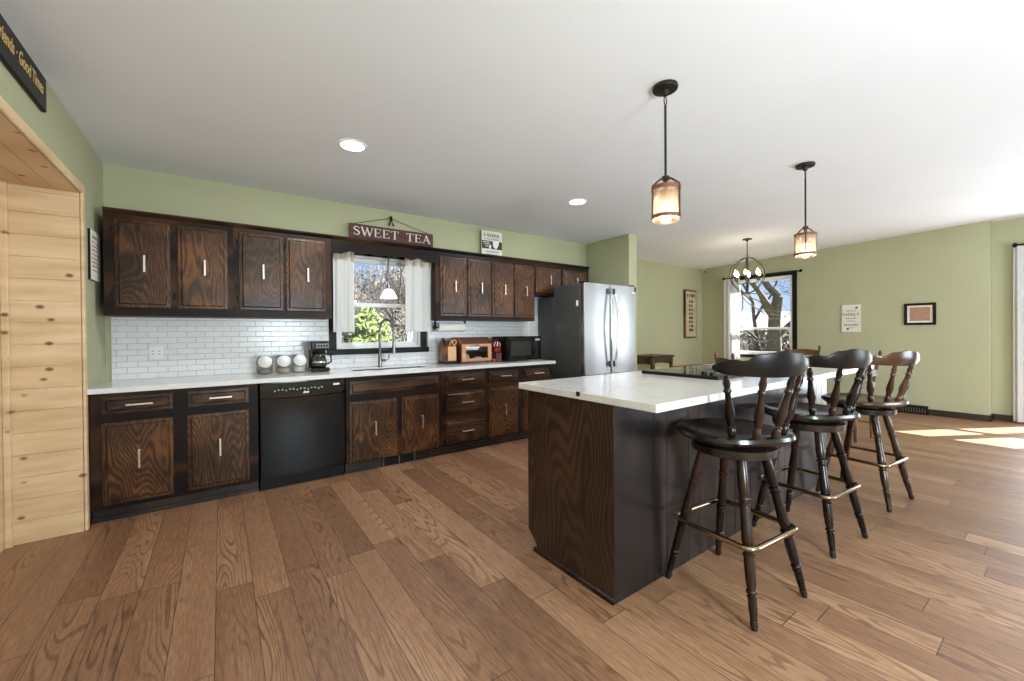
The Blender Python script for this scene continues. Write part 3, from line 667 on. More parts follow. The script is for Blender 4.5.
# ------------------------------------------------------------------ bar stools
def turned(mb, p0, p1, prof, seg=12):
    return mb.lathe(prof, p0, p1, seg)
LEGP = [(.016, 0), (.020, .03), (.0225, .12), (.0235, .20), (.0205, .245), (.0175, .258), (.0245, .264), (.0255, .272), (.0245, .280), (.0185, .286), (.0185, .292), (.0235, .298), (.0235, .306), (.020, .312), (.021, .40), (.0235, .47), (.0245, .52), (.0215, .555), (.018, .566), (.0255, .572), (.0265, .580), (.0255, .588), (.019, .594), (.019, .600), (.0245, .606), (.0245, .614), (.021, .620), (.0225, .68), (.0205, .78), (.0165, .812), (.0215, .818), (.0225, .826), (.0215, .834), (.016, .840), (.016, .846), (.0205, .852), (.0205, .858), (.0175, .864), (.0175, .92), (.0130, 1)]
SPNP = [(.013, 0), (.017, .05), (.0185, .12), (.013, .16), (.019, .18), (.013, .20), (.015, .26), (.021, .36), (.020, .44), (.014, .60), (.0115, .72), (.018, .76), (.012, .80), (.0165, .88), (.012, .95), (.012, 1)]
def make_stool(label):
    t = thing('bar_stool', label, 'bar stool', (0, 0, 0), 'turned-leg bar stools at the island')
    # --- base, square with the room
    b = []
    for sx in (-1, 1):
        for sy in (-1, 1):
            mb = MB(); turned(mb, (sx*.095, sy*.095, .685), (sx*.208, sy*.213, .028), LEGP); lg = mb.build('leg', M_STOOL, t, smooth=True)
            mb = MB(); mb.lathe([(.0145, 0), (.016, .5), (.012, 1)], (sx*.2065, sy*.2115, .036), (sx*.2125, sy*.2175, .0)); mb.build('foot_ferrule', M_BRONZE, lg, smooth=True)
            b.append((sx, sy))
    q = .200; rr = .045; pts = []; z = .322
    for cx, cy, a0 in ((q-rr, q-rr, 0), (-q+rr, q-rr, 90), (-q+rr, -q+rr, 180), (q-rr, -q+rr, 270)):
        for k in range(6):
            a = R(a0+90*k/5); pts.append((cx+rr*math.cos(a), cy+rr*math.sin(a), z))
    MB().tube(pts, .0125, 12, closed=True).build('foot_rail', M_BRASS, t, smooth=True)
    MB().lathe([(.165, .672), (.185, .680), (.188, .700), (.188, .716), (.170, .722)], (0, 0, 0), seg=40).build('swivel_ring', M_STOOLT, t, smooth=True)
    MB().cyl((0, 0, .7215), (0, 0, .734), .10, seg=24).build('swivel_plate', M_GUN, t)
    # --- seat and back, turned on the swivel
    A = R(-20); ca, sa = math.cos(A), math.sin(A)
    def W(x, y, z): return (x*ca-y*sa, x*sa+y*ca, z)
    mb = MB(); n = 44; ring = []
    def outline(f, s):
        a = 2*PI*f; c, d = math.cos(a), math.sin(a); e = 2.7
        rx, ry = .247, (.228 if d > 0 else .222)
        return (rx*s*math.copysign(abs(c)**(2/e), c), ry*s*math.copysign(abs(d)**(2/e), d))
    rings = []
    for s, z in ((.80, .735), (.93, .742), (1.0, .760), (.985, .776), (.93, .784)): rings.append([mb.v(W(*outline(i/n, s), z+.008*(outline(i/n, s)[1]/.24)**2)) for i in range(n)])
    for s, dz in ((.75, .006), (.5, .014), (.2, .016)): rings.append([mb.v(W(*outline(i/n, s), .784-dz)) for i in range(n)])
    mb.skin(rings); mb.build('seat', M_STOOLT, t, smooth=True)
    # crest: arc behind the sitter, hollow side forward
    Rb = .25; cy0 = -.050
    def arc(u): return (Rb*math.sin(u), cy0-Rb*math.cos(u)*.93)
    half = R(62)
    mb = MB(); sec = []; m = 28
    for i in range(m+1):
        f = i/m; u = -half+2*half*f; g = abs(2*f-1)
        def ss(e0, e1, v): v = max(0, min(1, (v-e0)/(e1-e0))); return v*v*(3-2*v)
        zt = 1.178-.012*ss(.0, .30, g)-.034*ss(.34, .56, g)-.010*ss(.6, .95, g)+.012*math.exp(-((g-.72)/.14)**2)-(.010 if g > .97 else 0)
        zb = 1.068-.004*math.cos(g*PI)+.012*ss(.78, 1.0, g)
        th = .015
        xi, yi = arc(u); nx, ny = math.sin(u), -math.cos(u)
        lean = .012
        sec.append([mb.v(W(xi-nx*th*.6, yi-ny*th*.6-.0, zb)), mb.v(W(xi+nx*th*.6, yi+ny*th*.6, zb)), mb.v(W(xi+nx*(th+lean), yi+ny*(th+lean), (zt+zb)/2)), mb.v(W(xi+nx*(th*.6+lean*1.4), yi+ny*(th*.6+lean*1.4), zt)), mb.v(W(xi+nx*(lean*1.4-th*.4), yi+ny*(lean*1.4-th*.4), zt)), mb.v(W(xi+nx*(lean-th*.7), yi+ny*(lean-th*.7), (zt+zb)/2))])
    mb.skin(sec); cr = mb.build('crest_rail', M_CREST, t, smooth=True, bevel=.003)
    for s in (-1, 1):   # dark bore near each end
        u = s*half*.93; xi, yi = arc(u); nx, ny = math.sin(u), -math.cos(u)
        mb = MB(); mb.cyl(W(xi+nx*.030, yi+ny*.030, 1.105), W(xi+nx*.0375, yi+ny*.0375, 1.105), .011, seg=14); mb.build('end_bore', M_BLACK, cr)
    for s in (-.82, -.27, .27, .82):
        u = s*half; xt, yt = arc(u); ub = u*.84; xb, yb = (.192*math.sin(ub), -.02-.185*math.cos(ub))
        mb = MB(); turned(mb, W(xb, yb, .782), W(xt, yt, 1.068), SPNP); mb.build('spindle', M_STOOL, t, smooth=True)
    return t
st = make_stool('dark turned-leg bar stool nearest the camera at the near corner of the island')
st.location = (2.78, -3.428, .003); st.rotation_euler = (0, 0, R(-5))
s2 = copy_tree(st); s2.location = (3.715, -3.428, .003); s2.scale = (1, 1, .985); s2['label'] = 'dark turned-leg bar stool in the middle of the three at the island'
s3 = copy_tree(st); s3.location = (4.72, -3.455, .003); s3.scale = (1, 1, .95); s3['label'] = 'dark turned-leg bar stool at the far end of the island, sunlight coloured in as brown'
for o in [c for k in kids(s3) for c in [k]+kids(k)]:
    if o.name.split('.')[0] in ('leg', 'spindle', 'crest_rail', 'seat'): o.material_slots[0].link = 'OBJECT'; o.material_slots[0].material = M_STOOL_SUNLIT

# ------------------------------------------------------------------ ceiling lights
def recessed(x, y, label):
    z = H; o = (x, y, z-.0005); t = thing('recessed_light', label, 'ceiling light', o, 'recessed ceiling lights')
    mb = MB(o); n = 36
    rings = [mb.ring((x, y, zz), (0, 0, 1), r, n) for r, zz in ((.098, z-.001), (.096, z-.006), (.082, z-.008), (.078, z-.004))]
    mb.skin(rings, caps=False); mb.build('trim_ring', M_WHITE, t, smooth=True)
    MB(o).cyl((x, y, z-.0055), (x, y, z-.002), .079, seg=n).build('lamp', M_LED, t)
    d = bpy.data.lights.new('recessed_glow', 'AREA'); d.shape = 'DISK'; d.size = .15; d.energy = 14; d.color = (.95, .97, 1.0)
    l = bpy.data.objects.new('recessed_glow', d); C.objects.link(l); l.location = (x, y, z-.012)
recessed(1.51, -1.40, 'round recessed ceiling light above the left run of cabinets')
recessed(3.735, -1.40, 'round recessed ceiling light in front of the fridge')

def pendant(x, y, zt, label, rz=0):
    ztop = ceil_z(x, y); o = (x, y, ztop); t = thing('pendant_light', label, 'pendant light', o, 'lantern pendants over the island')
    MB(o).lathe([(.066, ztop-.001), (.068, ztop-.010), (.064, ztop-.020), (.020, ztop-.024), (.014, ztop-.050), (.004, ztop-.055)], (x, y, 0), seg=32).build('canopy', M_BRONZE, t, smooth=True)
    mb = MB(o); mb.tube([(x+.011*math.cos(a*PI/8), y, ztop-.078+.026*math.sin(a*PI/8)) for a in range(16)], .003, 6, closed=True); mb.build('chain_link', M_BRONZE, t, smooth=True)
    MB(o).cyl((x, y, ztop-.104), (x, y, zt+.045), .0065, seg=10).build('rod', M_BRONZE, t, smooth=True)
    MB(o).lathe([(.010, zt+.06), (.020, zt+.055), (.020, zt+.035), (.010, zt+.03), (.012, zt-.02), (.026, zt-.022), (.026, zt-.075), (.02, zt-.08)], (x, y, 0), seg=16).build('socket', M_BRONZE, t, smooth=True)
    rg, zb = .072, zt-.19
    for k in range(3):
        a = rz+2*PI*k/3; c, s = math.cos(a), math.sin(a)
        mb = MB(o); mb.tube([(x+.016*c, y+.016*s, zt+.045), (x+.035*c, y+.035*s, zt+.035), (x+(rg+.006)*c, y+(rg+.006)*s, zt-.002), (x+(rg+.007)*c, y+(rg+.007)*s, zt-.03), (x+(rg+.007)*c, y+(rg+.007)*s, zb+.012)], .0055, 8); mb.build('frame_arm', M_BROWNM, t, smooth=True)
    for zz in (zt-.012, zb+.022):
        mb = MB(o); n = 36; r0, r1 = rg-.002, rg+.006
        rs = [mb.ring((x, y, z), (0, 0, 1), r, n) for r, z in ((r0, zz-.010), (r1, zz-.010), (r1, zz+.010), (r0, zz+.010))]; mb.skin(rs, closed=True); mb.build('band', M_COPPER, t, smooth=True)
    mb = MB(o); n = 36; rs = [mb.ring((x, y, z), (0, 0, 1), r, n) for r, z in ((rg-.004, zb), (rg-.003, zt), (rg-.006, zt), (rg-.007, zb))]; mb.skin(rs, closed=True); mb.build('glass_shade', M_AMBER, t, smooth=True)
    MB(o).lathe([(.012, 0), (.013, .02), (.020, .045), (.028, .07), (.030, .085), (.024, .105), (.010, .117), (.001, .12)], (x, y, zt-.078), (x, y, zt-1.078), seg=16).build('bulb', M_BULB, t, smooth=True)
    d = bpy.data.lights.new('pendant_glow', 'POINT'); d.energy = 3.0; d.color = (1, .82, .60); d.shadow_soft_size = .03
    l = bpy.data.objects.new('pendant_glow', d); C.objects.link(l); l.location = (x, y, zt-.21)
pendant(2.73, -3.095, 2.062, 'lantern pendant with amber glass nearest the camera over the island', .6)
pendant(4.60, -3.12, 2.052, 'lantern pendant with amber glass over the far end of the island', 1.4)

def chandelier():
    x, y = 7.14, -1.515; zt = ceil_z(x, y); o = (x, y, zt); t = thing('chandelier', 'open metal orb chandelier with candle lamps over the dining table', 'chandelier', o)
    M = M_BRONZE
    MB(o).lathe([(.062, zt-.001), (.062, zt-.014), (.02, zt-.02), (.012, zt-.04)], (x, y, 0), seg=24).build('canopy', M, t, smooth=True)
    MB(o).cyl((x, y, zt-.04), (x, y, 2.40), .006, seg=8).build('stem', M, t)
    mb = MB(o); mb.tube([(x+.022*math.cos(a*PI/8), y, 2.38+.022*math.sin(a*PI/8)) for a in range(16)], .004, 6, closed=True); mb.build('loop', M, t, smooth=True)
    MB(o).lathe([(.010, 1.835), (.012, 1.86), (.008, 1.9), (.008, 2.3), (.016, 2.33), (.01, 2.36)], (x, y, 0), seg=12).build('column', M, t, smooth=True)
    zc, RR = 2.095, .245
    for k in range(3):
        a = k*PI/3+.35; pts = []
        for i in range(64):
            q = 2*PI*i/64; lob = abs(math.cos(2*q)); r = RR*(.93+.10*lob**.6) if lob > .12 else RR*.97
            pts.append((x+r*math.cos(q)*math.cos(a), y+r*math.cos(q)*math.sin(a), zc+r*math.sin(q)*1.04))
        MB(o).tube(pts, .0065, 6, closed=True).build('orb_band', M, t, smooth=True)
    for k in range(6):
        a = 2*PI*k/6+.3; cx, cy = x+.165*math.cos(a), y+.165*math.sin(a)
        MB(o).tube([(x+.008*math.cos(a), y+.008*math.sin(a), 1.99), (x+.08*math.cos(a), y+.08*math.sin(a), 1.965), (x+.15*math.cos(a), y+.15*math.sin(a), 1.985), (cx, cy, 2.02)], .005, 6).build('arm', M, t, smooth=True)
        c = MB(o).lathe([(.026, 2.018), (.026, 2.024), (.011, 2.026), (.011, 2.085), (.008, 2.087)], (cx, cy, 0), seg=12).build('candle_sleeve', M_BRONZE, t, smooth=True)
        MB(o).lathe([(.008, 2.087), (.018, 2.105), (.021, 2.122), (.014, 2.15), (.002, 2.18)], (cx, cy, 0), seg=12).build('bulb', M_CANDLE, c, smooth=True)
    d = bpy.data.lights.new('chandelier_glow', 'POINT'); d.energy = 4; d.color = (1, .86, .66); d.shadow_soft_size = .15
    l = bpy.data.objects.new('chandelier_glow', d); C.objects.link(l); l.location = (x, y, 2.15)
chandelier()
def sink_pendant():
    x, y, zt = 2.18, -.165, 2.19; o = (x, y, 2.159); t = thing('sink_pendant', 'white glass bell pendant hanging in front of the kitchen window', 'pendant light', o)
    MB(o).lathe([(.05, 2.159), (.05, 2.150), (.012, 2.135)], (x, y, 0), seg=20).build('canopy', M_BRONZE, t, smooth=True)
    MB(o).cyl((x, y, 2.145), (x, y, 1.775), .008, seg=8).build('rod', M_GUN, t)
    MB(o).lathe([(.012, 1.80), (.016, 1.78), (.024, 1.745), (.024, 1.735)], (x, y, 0), seg=16).build('socket', M_GUN, t, smooth=True)
    mb = MB(o); n = 32; prof = [(.026, 1.737), (.045, 1.725), (.062, 1.70), (.078, 1.665), (.092, 1.64), (.088, 1.638), (.074, 1.663), (.058, 1.697), (.042, 1.720), (.024, 1.732)]
    mb.skin([mb.ring((x, y, z), (0, 0, 1), r, n) for r, z in prof], closed=True); mb.build('glass_shade', M_OPAL, t, smooth=True)
sink_pendant()
def security_camera():
    x, y, z = 9.19, .30, ceil_z(9.19, .3); o = (x, y, z); t = thing('security_camera', 'small white camera with black lens in the far ceiling corner', 'camera', o)
    MB(o).lathe([(.03, z-.001), (.03, z-.012), (.012, z-.02), (.010, z-.04)], (x, y, 0), seg=16).build('mount', M_WPLAST, t, smooth=True)
    MB(o).lathe([(.018, 0), (.026, .012), (.026, .085), (.02, .095)], (x+.02, y+.02, z-.06), (x+.02-.7, y+.02-.7, z-.30), seg=16).build('housing', M_WPLAST, t, smooth=True)
    MB(o).cyl((x-.043, y-.043, z-.0815), (x-.05, y-.05, z-.084), .02, seg=14).build('lens', M_BGLOSS, t)
security_camera()

# ------------------------------------------------------------------ signs and pictures
def dashes(o, mat, parent, rows, fn, name='lettering', seed=1, gap=.3):
    """rows: (a0, a1, b, height): unreadable lines of print as small raised strokes; fn(a, b, d)->point"""
    rnd = random.Random(seed); mb = MB(o)
    for a0, a1, b, h in rows:
        a = a0
        while a < a1:
            w = h*rnd.uniform(.35, 1.0); e = min(a+w, a1)
            p = [fn(a, b, 0), fn(e, b, 0), fn(e, b+h*rnd.uniform(.75, 1), 0), fn(a, b+h*rnd.uniform(.75, 1), 0)]
            q = [fn(a, b, 1), fn(e, b, 1), fn(e, b+h*.9, 1), fn(a, b+h*.9, 1)]
            mb.hexa(p+q); a = e+h*gap*rnd.choice((.5, .7, 1.8))
    return mb.build(name, mat, parent)
def serif_word(o, word, xa, xb, za, zb, y, parent):
    G = {'S': (.62, None), 'W': (1.08, [((.02, 1), (.30, 0), .13), ((.30, 0), (.53, .9), .06), ((.53, .9), (.78, 0), .13), ((.78, 0), (1.04, 1), .06), ((-.06, .98), (.16, .98), .05), ((.40, .98), (.62, .98), .05), ((.94, .98), (1.12, .98), .05)]),
         'E': (.70, [((.12, 0), (.12, 1), .14), ((0, .975), (.62, .975), .05), ((0, .025), (.64, .025), .05), ((.15, .52), (.48, .52), .05), ((.62, 1), (.62, .78), .05), ((.64, 0), (.64, .24), .05), ((.48, .62), (.48, .42), .05)]),
         'T': (.78, [((.37, 0), (.37, 1), .14), ((0, .975), (.74, .975), .05), ((.01, 1), (.01, .76), .05), ((.73, 1), (.73, .76), .05), ((.22, .025), (.52, .025), .05)]),
         'A': (.86, [((.08, 0), (.42, 1), .06), ((.40, 1), (.76, 0), .14), ((.20, .33), (.62, .33), .05), ((-.04, .025), (.22, .025), .05), ((.60, .025), (.90, .025), .05)]), ' ': (.55, [])}
    tot = sum(G[c][0]+.13 for c in word)-.13; k = (xb-xa)/tot; h = zb-za; x = xa
    for c in word:
        w, st = G[c]; mb = MB(o)
        if c == 'S':
            pts = [(.54, .76), (.50, .90), (.32, .985), (.14, .93), (.07, .77), (.16, .61), (.34, .52), (.50, .40), (.55, .24), (.47, .09), (.28, .015), (.10, .09), (.04, .27)]
            wd = [.05, .06, .07, .09, .12, .14, .15, .14, .12, .10, .07, .06, .05]
            for i in range(len(pts)-1):
                st_ = (Vector(pts[i+1])-Vector(pts[i])); nrm = Vector((-st_.y, st_.x)).normalized()
                q = [Vector(pts[i])+nrm*wd[i]/2, Vector(pts[i+1])+nrm*wd[i+1]/2, Vector(pts[i+1])-nrm*wd[i+1]/2, Vector(pts[i])-nrm*wd[i]/2]
                mb.prism([(x+p.x*k, za+p.y*h) for p in q], lambda a, b, d: (a, d, b), y-.0008, y)
        for p, q, t in (st or []):
            p = Vector(p); q = Vector(q); d = (q-p).normalized(); nrm = Vector((-d.y, d.x))*t/2
            mb.prism([(x+v.x*k, za+v.y*h) for v in (p+nrm, q+nrm, q-nrm, p-nrm)], lambda a, b, d: (a, d, b), y-.0008, y)
        if c != ' ': mb.build('letter', M_CREAM, parent)
        x += (w+.13)*k
def sweet_tea():
    x0, x1, z0, z1 = 1.812, 2.728, 2.256, 2.400; o = ((x0+x1)/2, -.075, z0); t = thing('wooden_sign', 'dark red SWEET TEA board hanging by a cord above the kitchen window', 'sign', o)
    # the board stands on the cabinet valance, leaning back on the wall cord
    MB(o).box(x0, x1, -.088, -.065, z0, z1).build('board', M_RED, t, bevel=.002)
    serif_word(o, 'SWEET TEA', x0+.035, x1-.035, z0+.030, z1-.026, -.0885, t)
    z = 2.53; x = 2.262
    mb = MB(o); mb.tube([(x0+.03, -.075, z1-.004), (x, -.012, z), (x1-.03, -.075, z1-.004)], .003, 6); mb.build('cord', M_BRONZE, t)
    mb = MB(o); mb.cyl((x, -.001, z+.005), (x, -.03, z+.008), .008, seg=10); mb.lathe([(.004, 0), (.014, .2), (.011, .6), (.016, 1)], (x, -.03, z+.02), (x, -.03, z-.03)); mb.build('hook', M_BLACK, t, smooth=True)
    mb = MB(o)
    for s in (-1, 1):
        mb.prism([(x-.004, z-.02), (x+s*.035, z-.085), (x+s*.018, z-.09), (x+.004, z-.02)], lambda a, b, d: (a, d, b), -.034, -.026)
    mb.build('bow', M_BLACK, t)
    return t
sweet_tea()
def state_sign():
    x0, x1, z0, z1 = 3.40, 3.705, 2.235, 2.555; xm = (x0+x1)/2; y = -.05; o = (xm, y, z0); t = thing('wall_sign', 'small white and black sign with a white heart-like shape above the right wall cabinets', 'sign', o)
    MB(o).box(x0, x1, y-.008, y+.008, z0, z1).build('board', M_CREAM, t, bevel=.001)
    MB(o).box(x0+.002, x1-.002, y-.010, y-.008, z0+.095, z1-.125).build('black_band', M_INK, t)
    s = .06; cx, cz = x0+.205, z0+.155
    pts = [(-.75, .85), (-.2, .72), (.15, .72), (.8, 1.0), (.85, .3), (.6, -.35), (.15, -.95), (-.25, -.75), (-.6, -.5)]
    mb = MB(o); mb.prism([(cx+a*s, cz+b*s) for a, b in pts], lambda a, b, d: (a, d, b), y-.012, y-.010); mb.build('white_shape', M_PAPER, t)
    mb = MB(o); mb.prism([(cx-.10, cz-.06), (cx-.072, cz-.055), (cx-.066, cz-.02), (cx-.08, cz), (cx-.095, cz-.025)], lambda a, b, d: (a, d, b), y-.012, y-.010); mb.build('white_mark', M_PAPER, t)
    fn = lambda a, b, d: (a, y-.0095+.0015-.002*d, b)
    dashes(o, M_GREYINK, t, [(x0+.03, x1-.03, z1-.075, .045), (x0+.04, x1-.04, z1-.11, .02), (x0+.05, x1-.05, z0+.05, .022), (x0+.05, x1-.06, z0+.02, .015)], fn, seed=3)
    fn2 = lambda a, b, d: (a, y-.0105-.0015*d, b)
    dashes(o, M_CREAM, t, [(x0+.02, x0+.12, z0+.17, .016), (x0+.03, x0+.11, z0+.145, .014), (x0+.05, x0+.10, z0+.12, .012)], fn2, seed=4)
state_sign()
def good_times():
    y0, y1, z0, z1 = -2.62, -1.345, 2.405, 2.578; o = (.012, (y0+y1)/2, z0); t = thing('wooden_sign', 'black board with gold Good Times lettering above the pine opening', 'sign', o)
    MB(o).box(.001, .020, y0, y1, z0, z1).build('board', M_BLACK, t, bevel=.006)
    text('lettering', 'Good Friends · Good Times', .088, M_GOLD, t, (.0085, .585, .098), FACE_LEFTWALL, .0006, .22, .0008, .68, 'RIGHT')
good_times()
def verse_board():
    y0, y1, z0, z1 = -.49, -.225, 1.655, 2.0; o = (.008, (y0+y1)/2, z0); t = thing('verse_board', 'small cream board with brown printed lines on the left wall beside the cabinets', 'sign', o)
    MB(o).box(.001, .014, y0, y1, z0, z1).build('board', M_BLACK, t)
    MB(o).box(.014, .0155, y0+.004, y1, z0, z1).build('print_sheet', M_CREAM, t)
    rows = [(y0+.05, y1-.05, z1-.055, .022)]+[(y0+.03+.01*(k % 2), y1-.03-.012*(k % 3), z1-.085-.028*k, .009) for k in range(8)]
    dashes(o, M_BROWNINK, t, rows, lambda a, b, d: (.0155+.0008*d, a, b), seed=5)
verse_board()
def vertical_sign():
    x0, x1, z0, z1 = 8.56, 8.98, 1.125, 2.13; y = .399; o = ((x0+x1)/2, y, z0); t = thing('wall_sign', 'tall narrow wooden sign with dark letters on the far green wall', 'sign', o)
    MB(o).box(x0, x1, y-.045, y, z0, z1).build('frame', M_WALNUT, t, bevel=.003)
    MB(o).box(x0+.03, x1-.03, y-.048, y-.045, z0+.03, z1-.03).build('face', flat('aged_tan_board', (.50, .42, .26), .7, noise=.15), t)
    fn = lambda a, b, d: (a, y-.048-.002*d, b)
    rows = [(x0+.07, x1-.07, z1-.15, .07)]+[(x0+.13, x1-.13, z1-.27-.085*k, .06) for k in range(8)]
    dashes(o, M_INK, t, rows, fn, seed=8)
vertical_sign()
def family_sign():
    y0, y1, z0, z1 = -2.31, -2.065, 1.235, 1.685; ym = (y0+y1)/2; x = 9.279; o = (x, ym, z0); t = thing('wall_sign', 'white FAMILY sign on the green wall between the window and the framed print', 'sign', o)
    MB(o).box(x-.02, x, y0, y1, z0, z1).build('board', M_CREAM, t, bevel=.002)
    text('lettering', 'FAMILY', .07, M_INK, t, (-.021, 0, .285), FACE_RIGHTWALL, .0006)
    fn = lambda a, b, d: (x-.0205-.001*d, a, b)
    dashes(o, M_GREYINK, t, [(y0+.06, y1-.06, z1-.11, .02), (y0+.05, y1-.05, z0+.215, .02), (y0+.07, y1-.07, z0+.17, .018), (y0+.03, y1-.03, z0+.10, .035), (y0+.08, y1-.08, z0+.06, .015)], fn, 'small_print', 9)
    for yy, zz in ((y0+.05, z1-.05), (y1-.08, z0+.05)):
        MB(o).cyl((x-.0205, yy, zz), (x-.023, yy, zz), .017, seg=7).build('dark_flower', M_INK, t)
family_sign()
def framed_print():
    y0, y1, z0, z1 = -3.18, -2.835, 1.335, 1.663; x = 9.279; o = (x, (y0+y1)/2, z0); t = thing('picture_frame', 'dark framed reddish print on the green wall near the curtain', 'picture', o)
    mb = MB(o); w = .035
    mb.box(x-.022, x, y0, y0+w, z0, z1); mb.box(x-.022, x, y1-w, y1, z0, z1); mb.box(x-.022, x, y0+w, y1-w, z0, z0+w); mb.box(x-.022, x, y0+w, y1-w, z1-w, z1); mb.build('frame', M_STOOL, t, bevel=.003)
    MB(o).box(x-.008, x-.001, y0+w, y1-w, z0+w, z1-w).build('mat', M_CREAM, t)
    MB(o).box(x-.0095, x-.0085, y0+.062, y1-.062, z0+.062, z1-.062).build('print', flat('tan_print', (.42, .22, .14), .7, noise=.2, nscale=30), t)
    dashes(o, M_BROWNINK, t, [(y0+.075, y1-.075, z0+.08+.026*k, .012) for k in range(7)], lambda a, b, d: (x-.0095-.0006*d, a, b), 'print_lines', 11)
framed_print()
def outlet():
    x0, x1, z0, z1 = .255, .345, 1.075, 1.175; o = ((x0+x1)/2, -.011, (z0+z1)/2); t = thing('wall_outlet', 'white double outlet plate on the tile backsplash', 'outlet', o)
    MB(o).box(x0, x1, -.016, -.0105, z0, z1).build('plate', M_WPLAST, t, bevel=.002)
    for xx in (x0+.024, x1-.024):
        r = MB(o).box(xx-.013, xx+.013, -.018, -.0162, z0+.02, z1-.02).build('receptacle', M_PAPER, t, bevel=.001)
        for zz in (z0+.033, z1-.042): MB(o).box(xx-.006, xx+.006, -.0188, -.0181, zz, zz+.009).build('slot', M_GREYINK, r)
outlet()
def wall_register():
    y0, y1 = -3.10, -2.35; x = 9.264; o = (x, (y0+y1)/2, 0); t = thing('wall_register', 'dark metal heat register at the foot of the green wall', 'vent', o)
    MB(o).prism([(x-.050, .0), (x-.001, .0), (x-.001, .128), (x-.028, .128), (x-.050, .09)], lambda a, b, d: (a, d, b), y0, y1).build('housing', M_BLACK, t, bevel=.002)
    mb = MB(o)
    for k in range(24):
        y = y0+.02+k*(y1-y0-.04)/24; mb.box(x-.053, x-.0505, y, y+.016, .02, .085)
    f = mb.build('grille', M_GUN, t)
wall_register()

# ------------------------------------------------------------------ curtains
def drape(o, x0, x1, z0, z1, y, amp, folds, axis='x', taper=0, seed=0, n=90):
    """pleated cloth with thickness; returns a mesh builder"""
    rnd = random.Random(seed); ph = [rnd.uniform(0, 6) for _ in range(4)]; mb = MB(o); th = .003; rows = 14
    def pt(f, g, side):
        s = x0+(x1-x0)*f; mid = (x0+x1)/2; s = mid+(s-mid)*(1-taper*math.sin(PI*g)*.5)
        w = amp*(.55+.45*g)*(math.sin(2*PI*folds*f+ph[0])+.35*math.sin(2*PI*folds*2.3*f+ph[1]+g*1.3)); d = y+w+side
        z = z1+(z0-z1)*g
        return (s, d, z) if axis == 'x' else (d, s, z)
    F = [[mb.v(pt(i/n, j/rows, -th/2)) for i in range(n+1)] for j in range(rows+1)]; B = [[mb.v(pt(i/n, j/rows, th/2)) for i in range(n+1)] for j in range(rows+1)]
    nf = mb.bm.faces.new
    for j in range(rows):
        for i in range(n):
            nf((F[j][i], F[j][i+1], F[j+1][i+1], F[j+1][i])); nf((B[j][i], B[j+1][i], B[j+1][i+1], B[j][i+1]))
        nf((F[j][0], F[j+1][0], B[j+1][0], B[j][0])); nf((F[j][n], B[j][n], B[j+1][n], F[j+1][n]))
    for i in range(n):
        nf((F[0][i], B[0][i], B[0][i+1], F[0][i+1])); nf((F[rows][i], F[rows][i+1], B[rows][i+1], B[rows][i]))
    return mb
def cafe_curtains():
    yc = -.25; o = (2.11, yc, 2.12); r = MB(o).cyl((1.59, yc, 2.12), (2.635, yc, 2.12), .008, seg=10).build('cafe_rod', M_BLACK, smooth=True)
    tag(r, 'thin dark rod behind the valance carrying the short window curtains', 'curtain rod')
    tan = fabric('tan_tab', (.62, .45, .33), .3)
    for a, b, lab, sd in ((1.612, 1.812, 'short white cotton curtain on the left side of the kitchen window', 1), (2.325, 2.630, 'short white cotton curtain on the right side of the kitchen window', 2)):
        o = ((a+b)/2, yc, 1.30); t = thing('window_curtain', lab, 'curtain', o, 'short kitchen window curtains')
        drape(o, a, b, 1.285, 2.10, yc, .012, 2.2, 'x', .06, sd).build('panel', M_CURT, t, smooth=True)
        n = 4
        for k in range(n):
            x = a+.02+(b-a-.04)*k/(n-1); MB(o).tube([(x, yc+.016*math.cos(q*PI/6), 2.118+.016*math.sin(q*PI/6)) for q in range(12)], .0035, 6, closed=True).build('tab_loop', tan, t, smooth=True)
            MB(o).box(x-.012, x+.012, yc-.018, yc-.014, 1.985, 2.106).build('tab', tan, t)
cafe_curtains()
def dining_rod():
    x = 9.17; o = (x, -.82, 2.30); t = thing('curtain_rod', 'black curtain rod with ball ends above the dining window', 'curtain rod', o)
    MB(o).cyl((x, -1.50, 2.335), (x, -.13, 2.335), .010, seg=10).build('rod', M_BLACK, t, smooth=True)
    for y in (-1.50, -.13): MB(o).lathe([(.006, -.03), (.02, -.018), (.026, 0), (.02, .018), (.006, .03)], (x, y, 2.335), seg=14).build('finial', M_BLACK, t, smooth=True)
    for y in (-1.44, -.16): MB(o).cyl((x, y, 2.335), (9.279, y, 2.335), .008, seg=8).build('bracket', M_BLACK, t)
    o = (x, -.30, .03); c = drape(o, -.455, -.135, .03, 2.322, x, .020, 3, 'y', .05, 5).build('dining_curtain', M_CURT, smooth=True); c.location = o
    tag(c, 'long white curtain on the left side of the dining window', 'curtain')
    x = 9.40; o = (x, -4.6, 2.38); t = thing('curtain_rod', 'black curtain rod end by the right edge of the photo', 'curtain rod', o)
    MB(o).cyl((x, -5.6, 2.385), (x, -3.91, 2.385), .012, seg=10).build('rod', M_BLACK, t, smooth=True)
    MB(o).lathe([(.008, -.03), (.022, -.018), (.028, 0), (.022, .018), (.008, .03)], (x, -3.90, 2.385), seg=14).build('finial', M_BLACK, t, smooth=True)
    MB(o).cyl((x, -3.96, 2.385), (9.499, -3.96, 2.385), .009, seg=8).build('bracket', M_BLACK, t)
    o = (x, -4.0, .02); c = drape(o, -4.12, -3.885, .02, 2.370, x, .020, 2.5, 'y', .0, 6).build('patio_curtain', M_CURT, smooth=True); c.location = o
    tag(c, 'long white curtain at the right edge beside the patio door', 'curtain')
dining_rod()

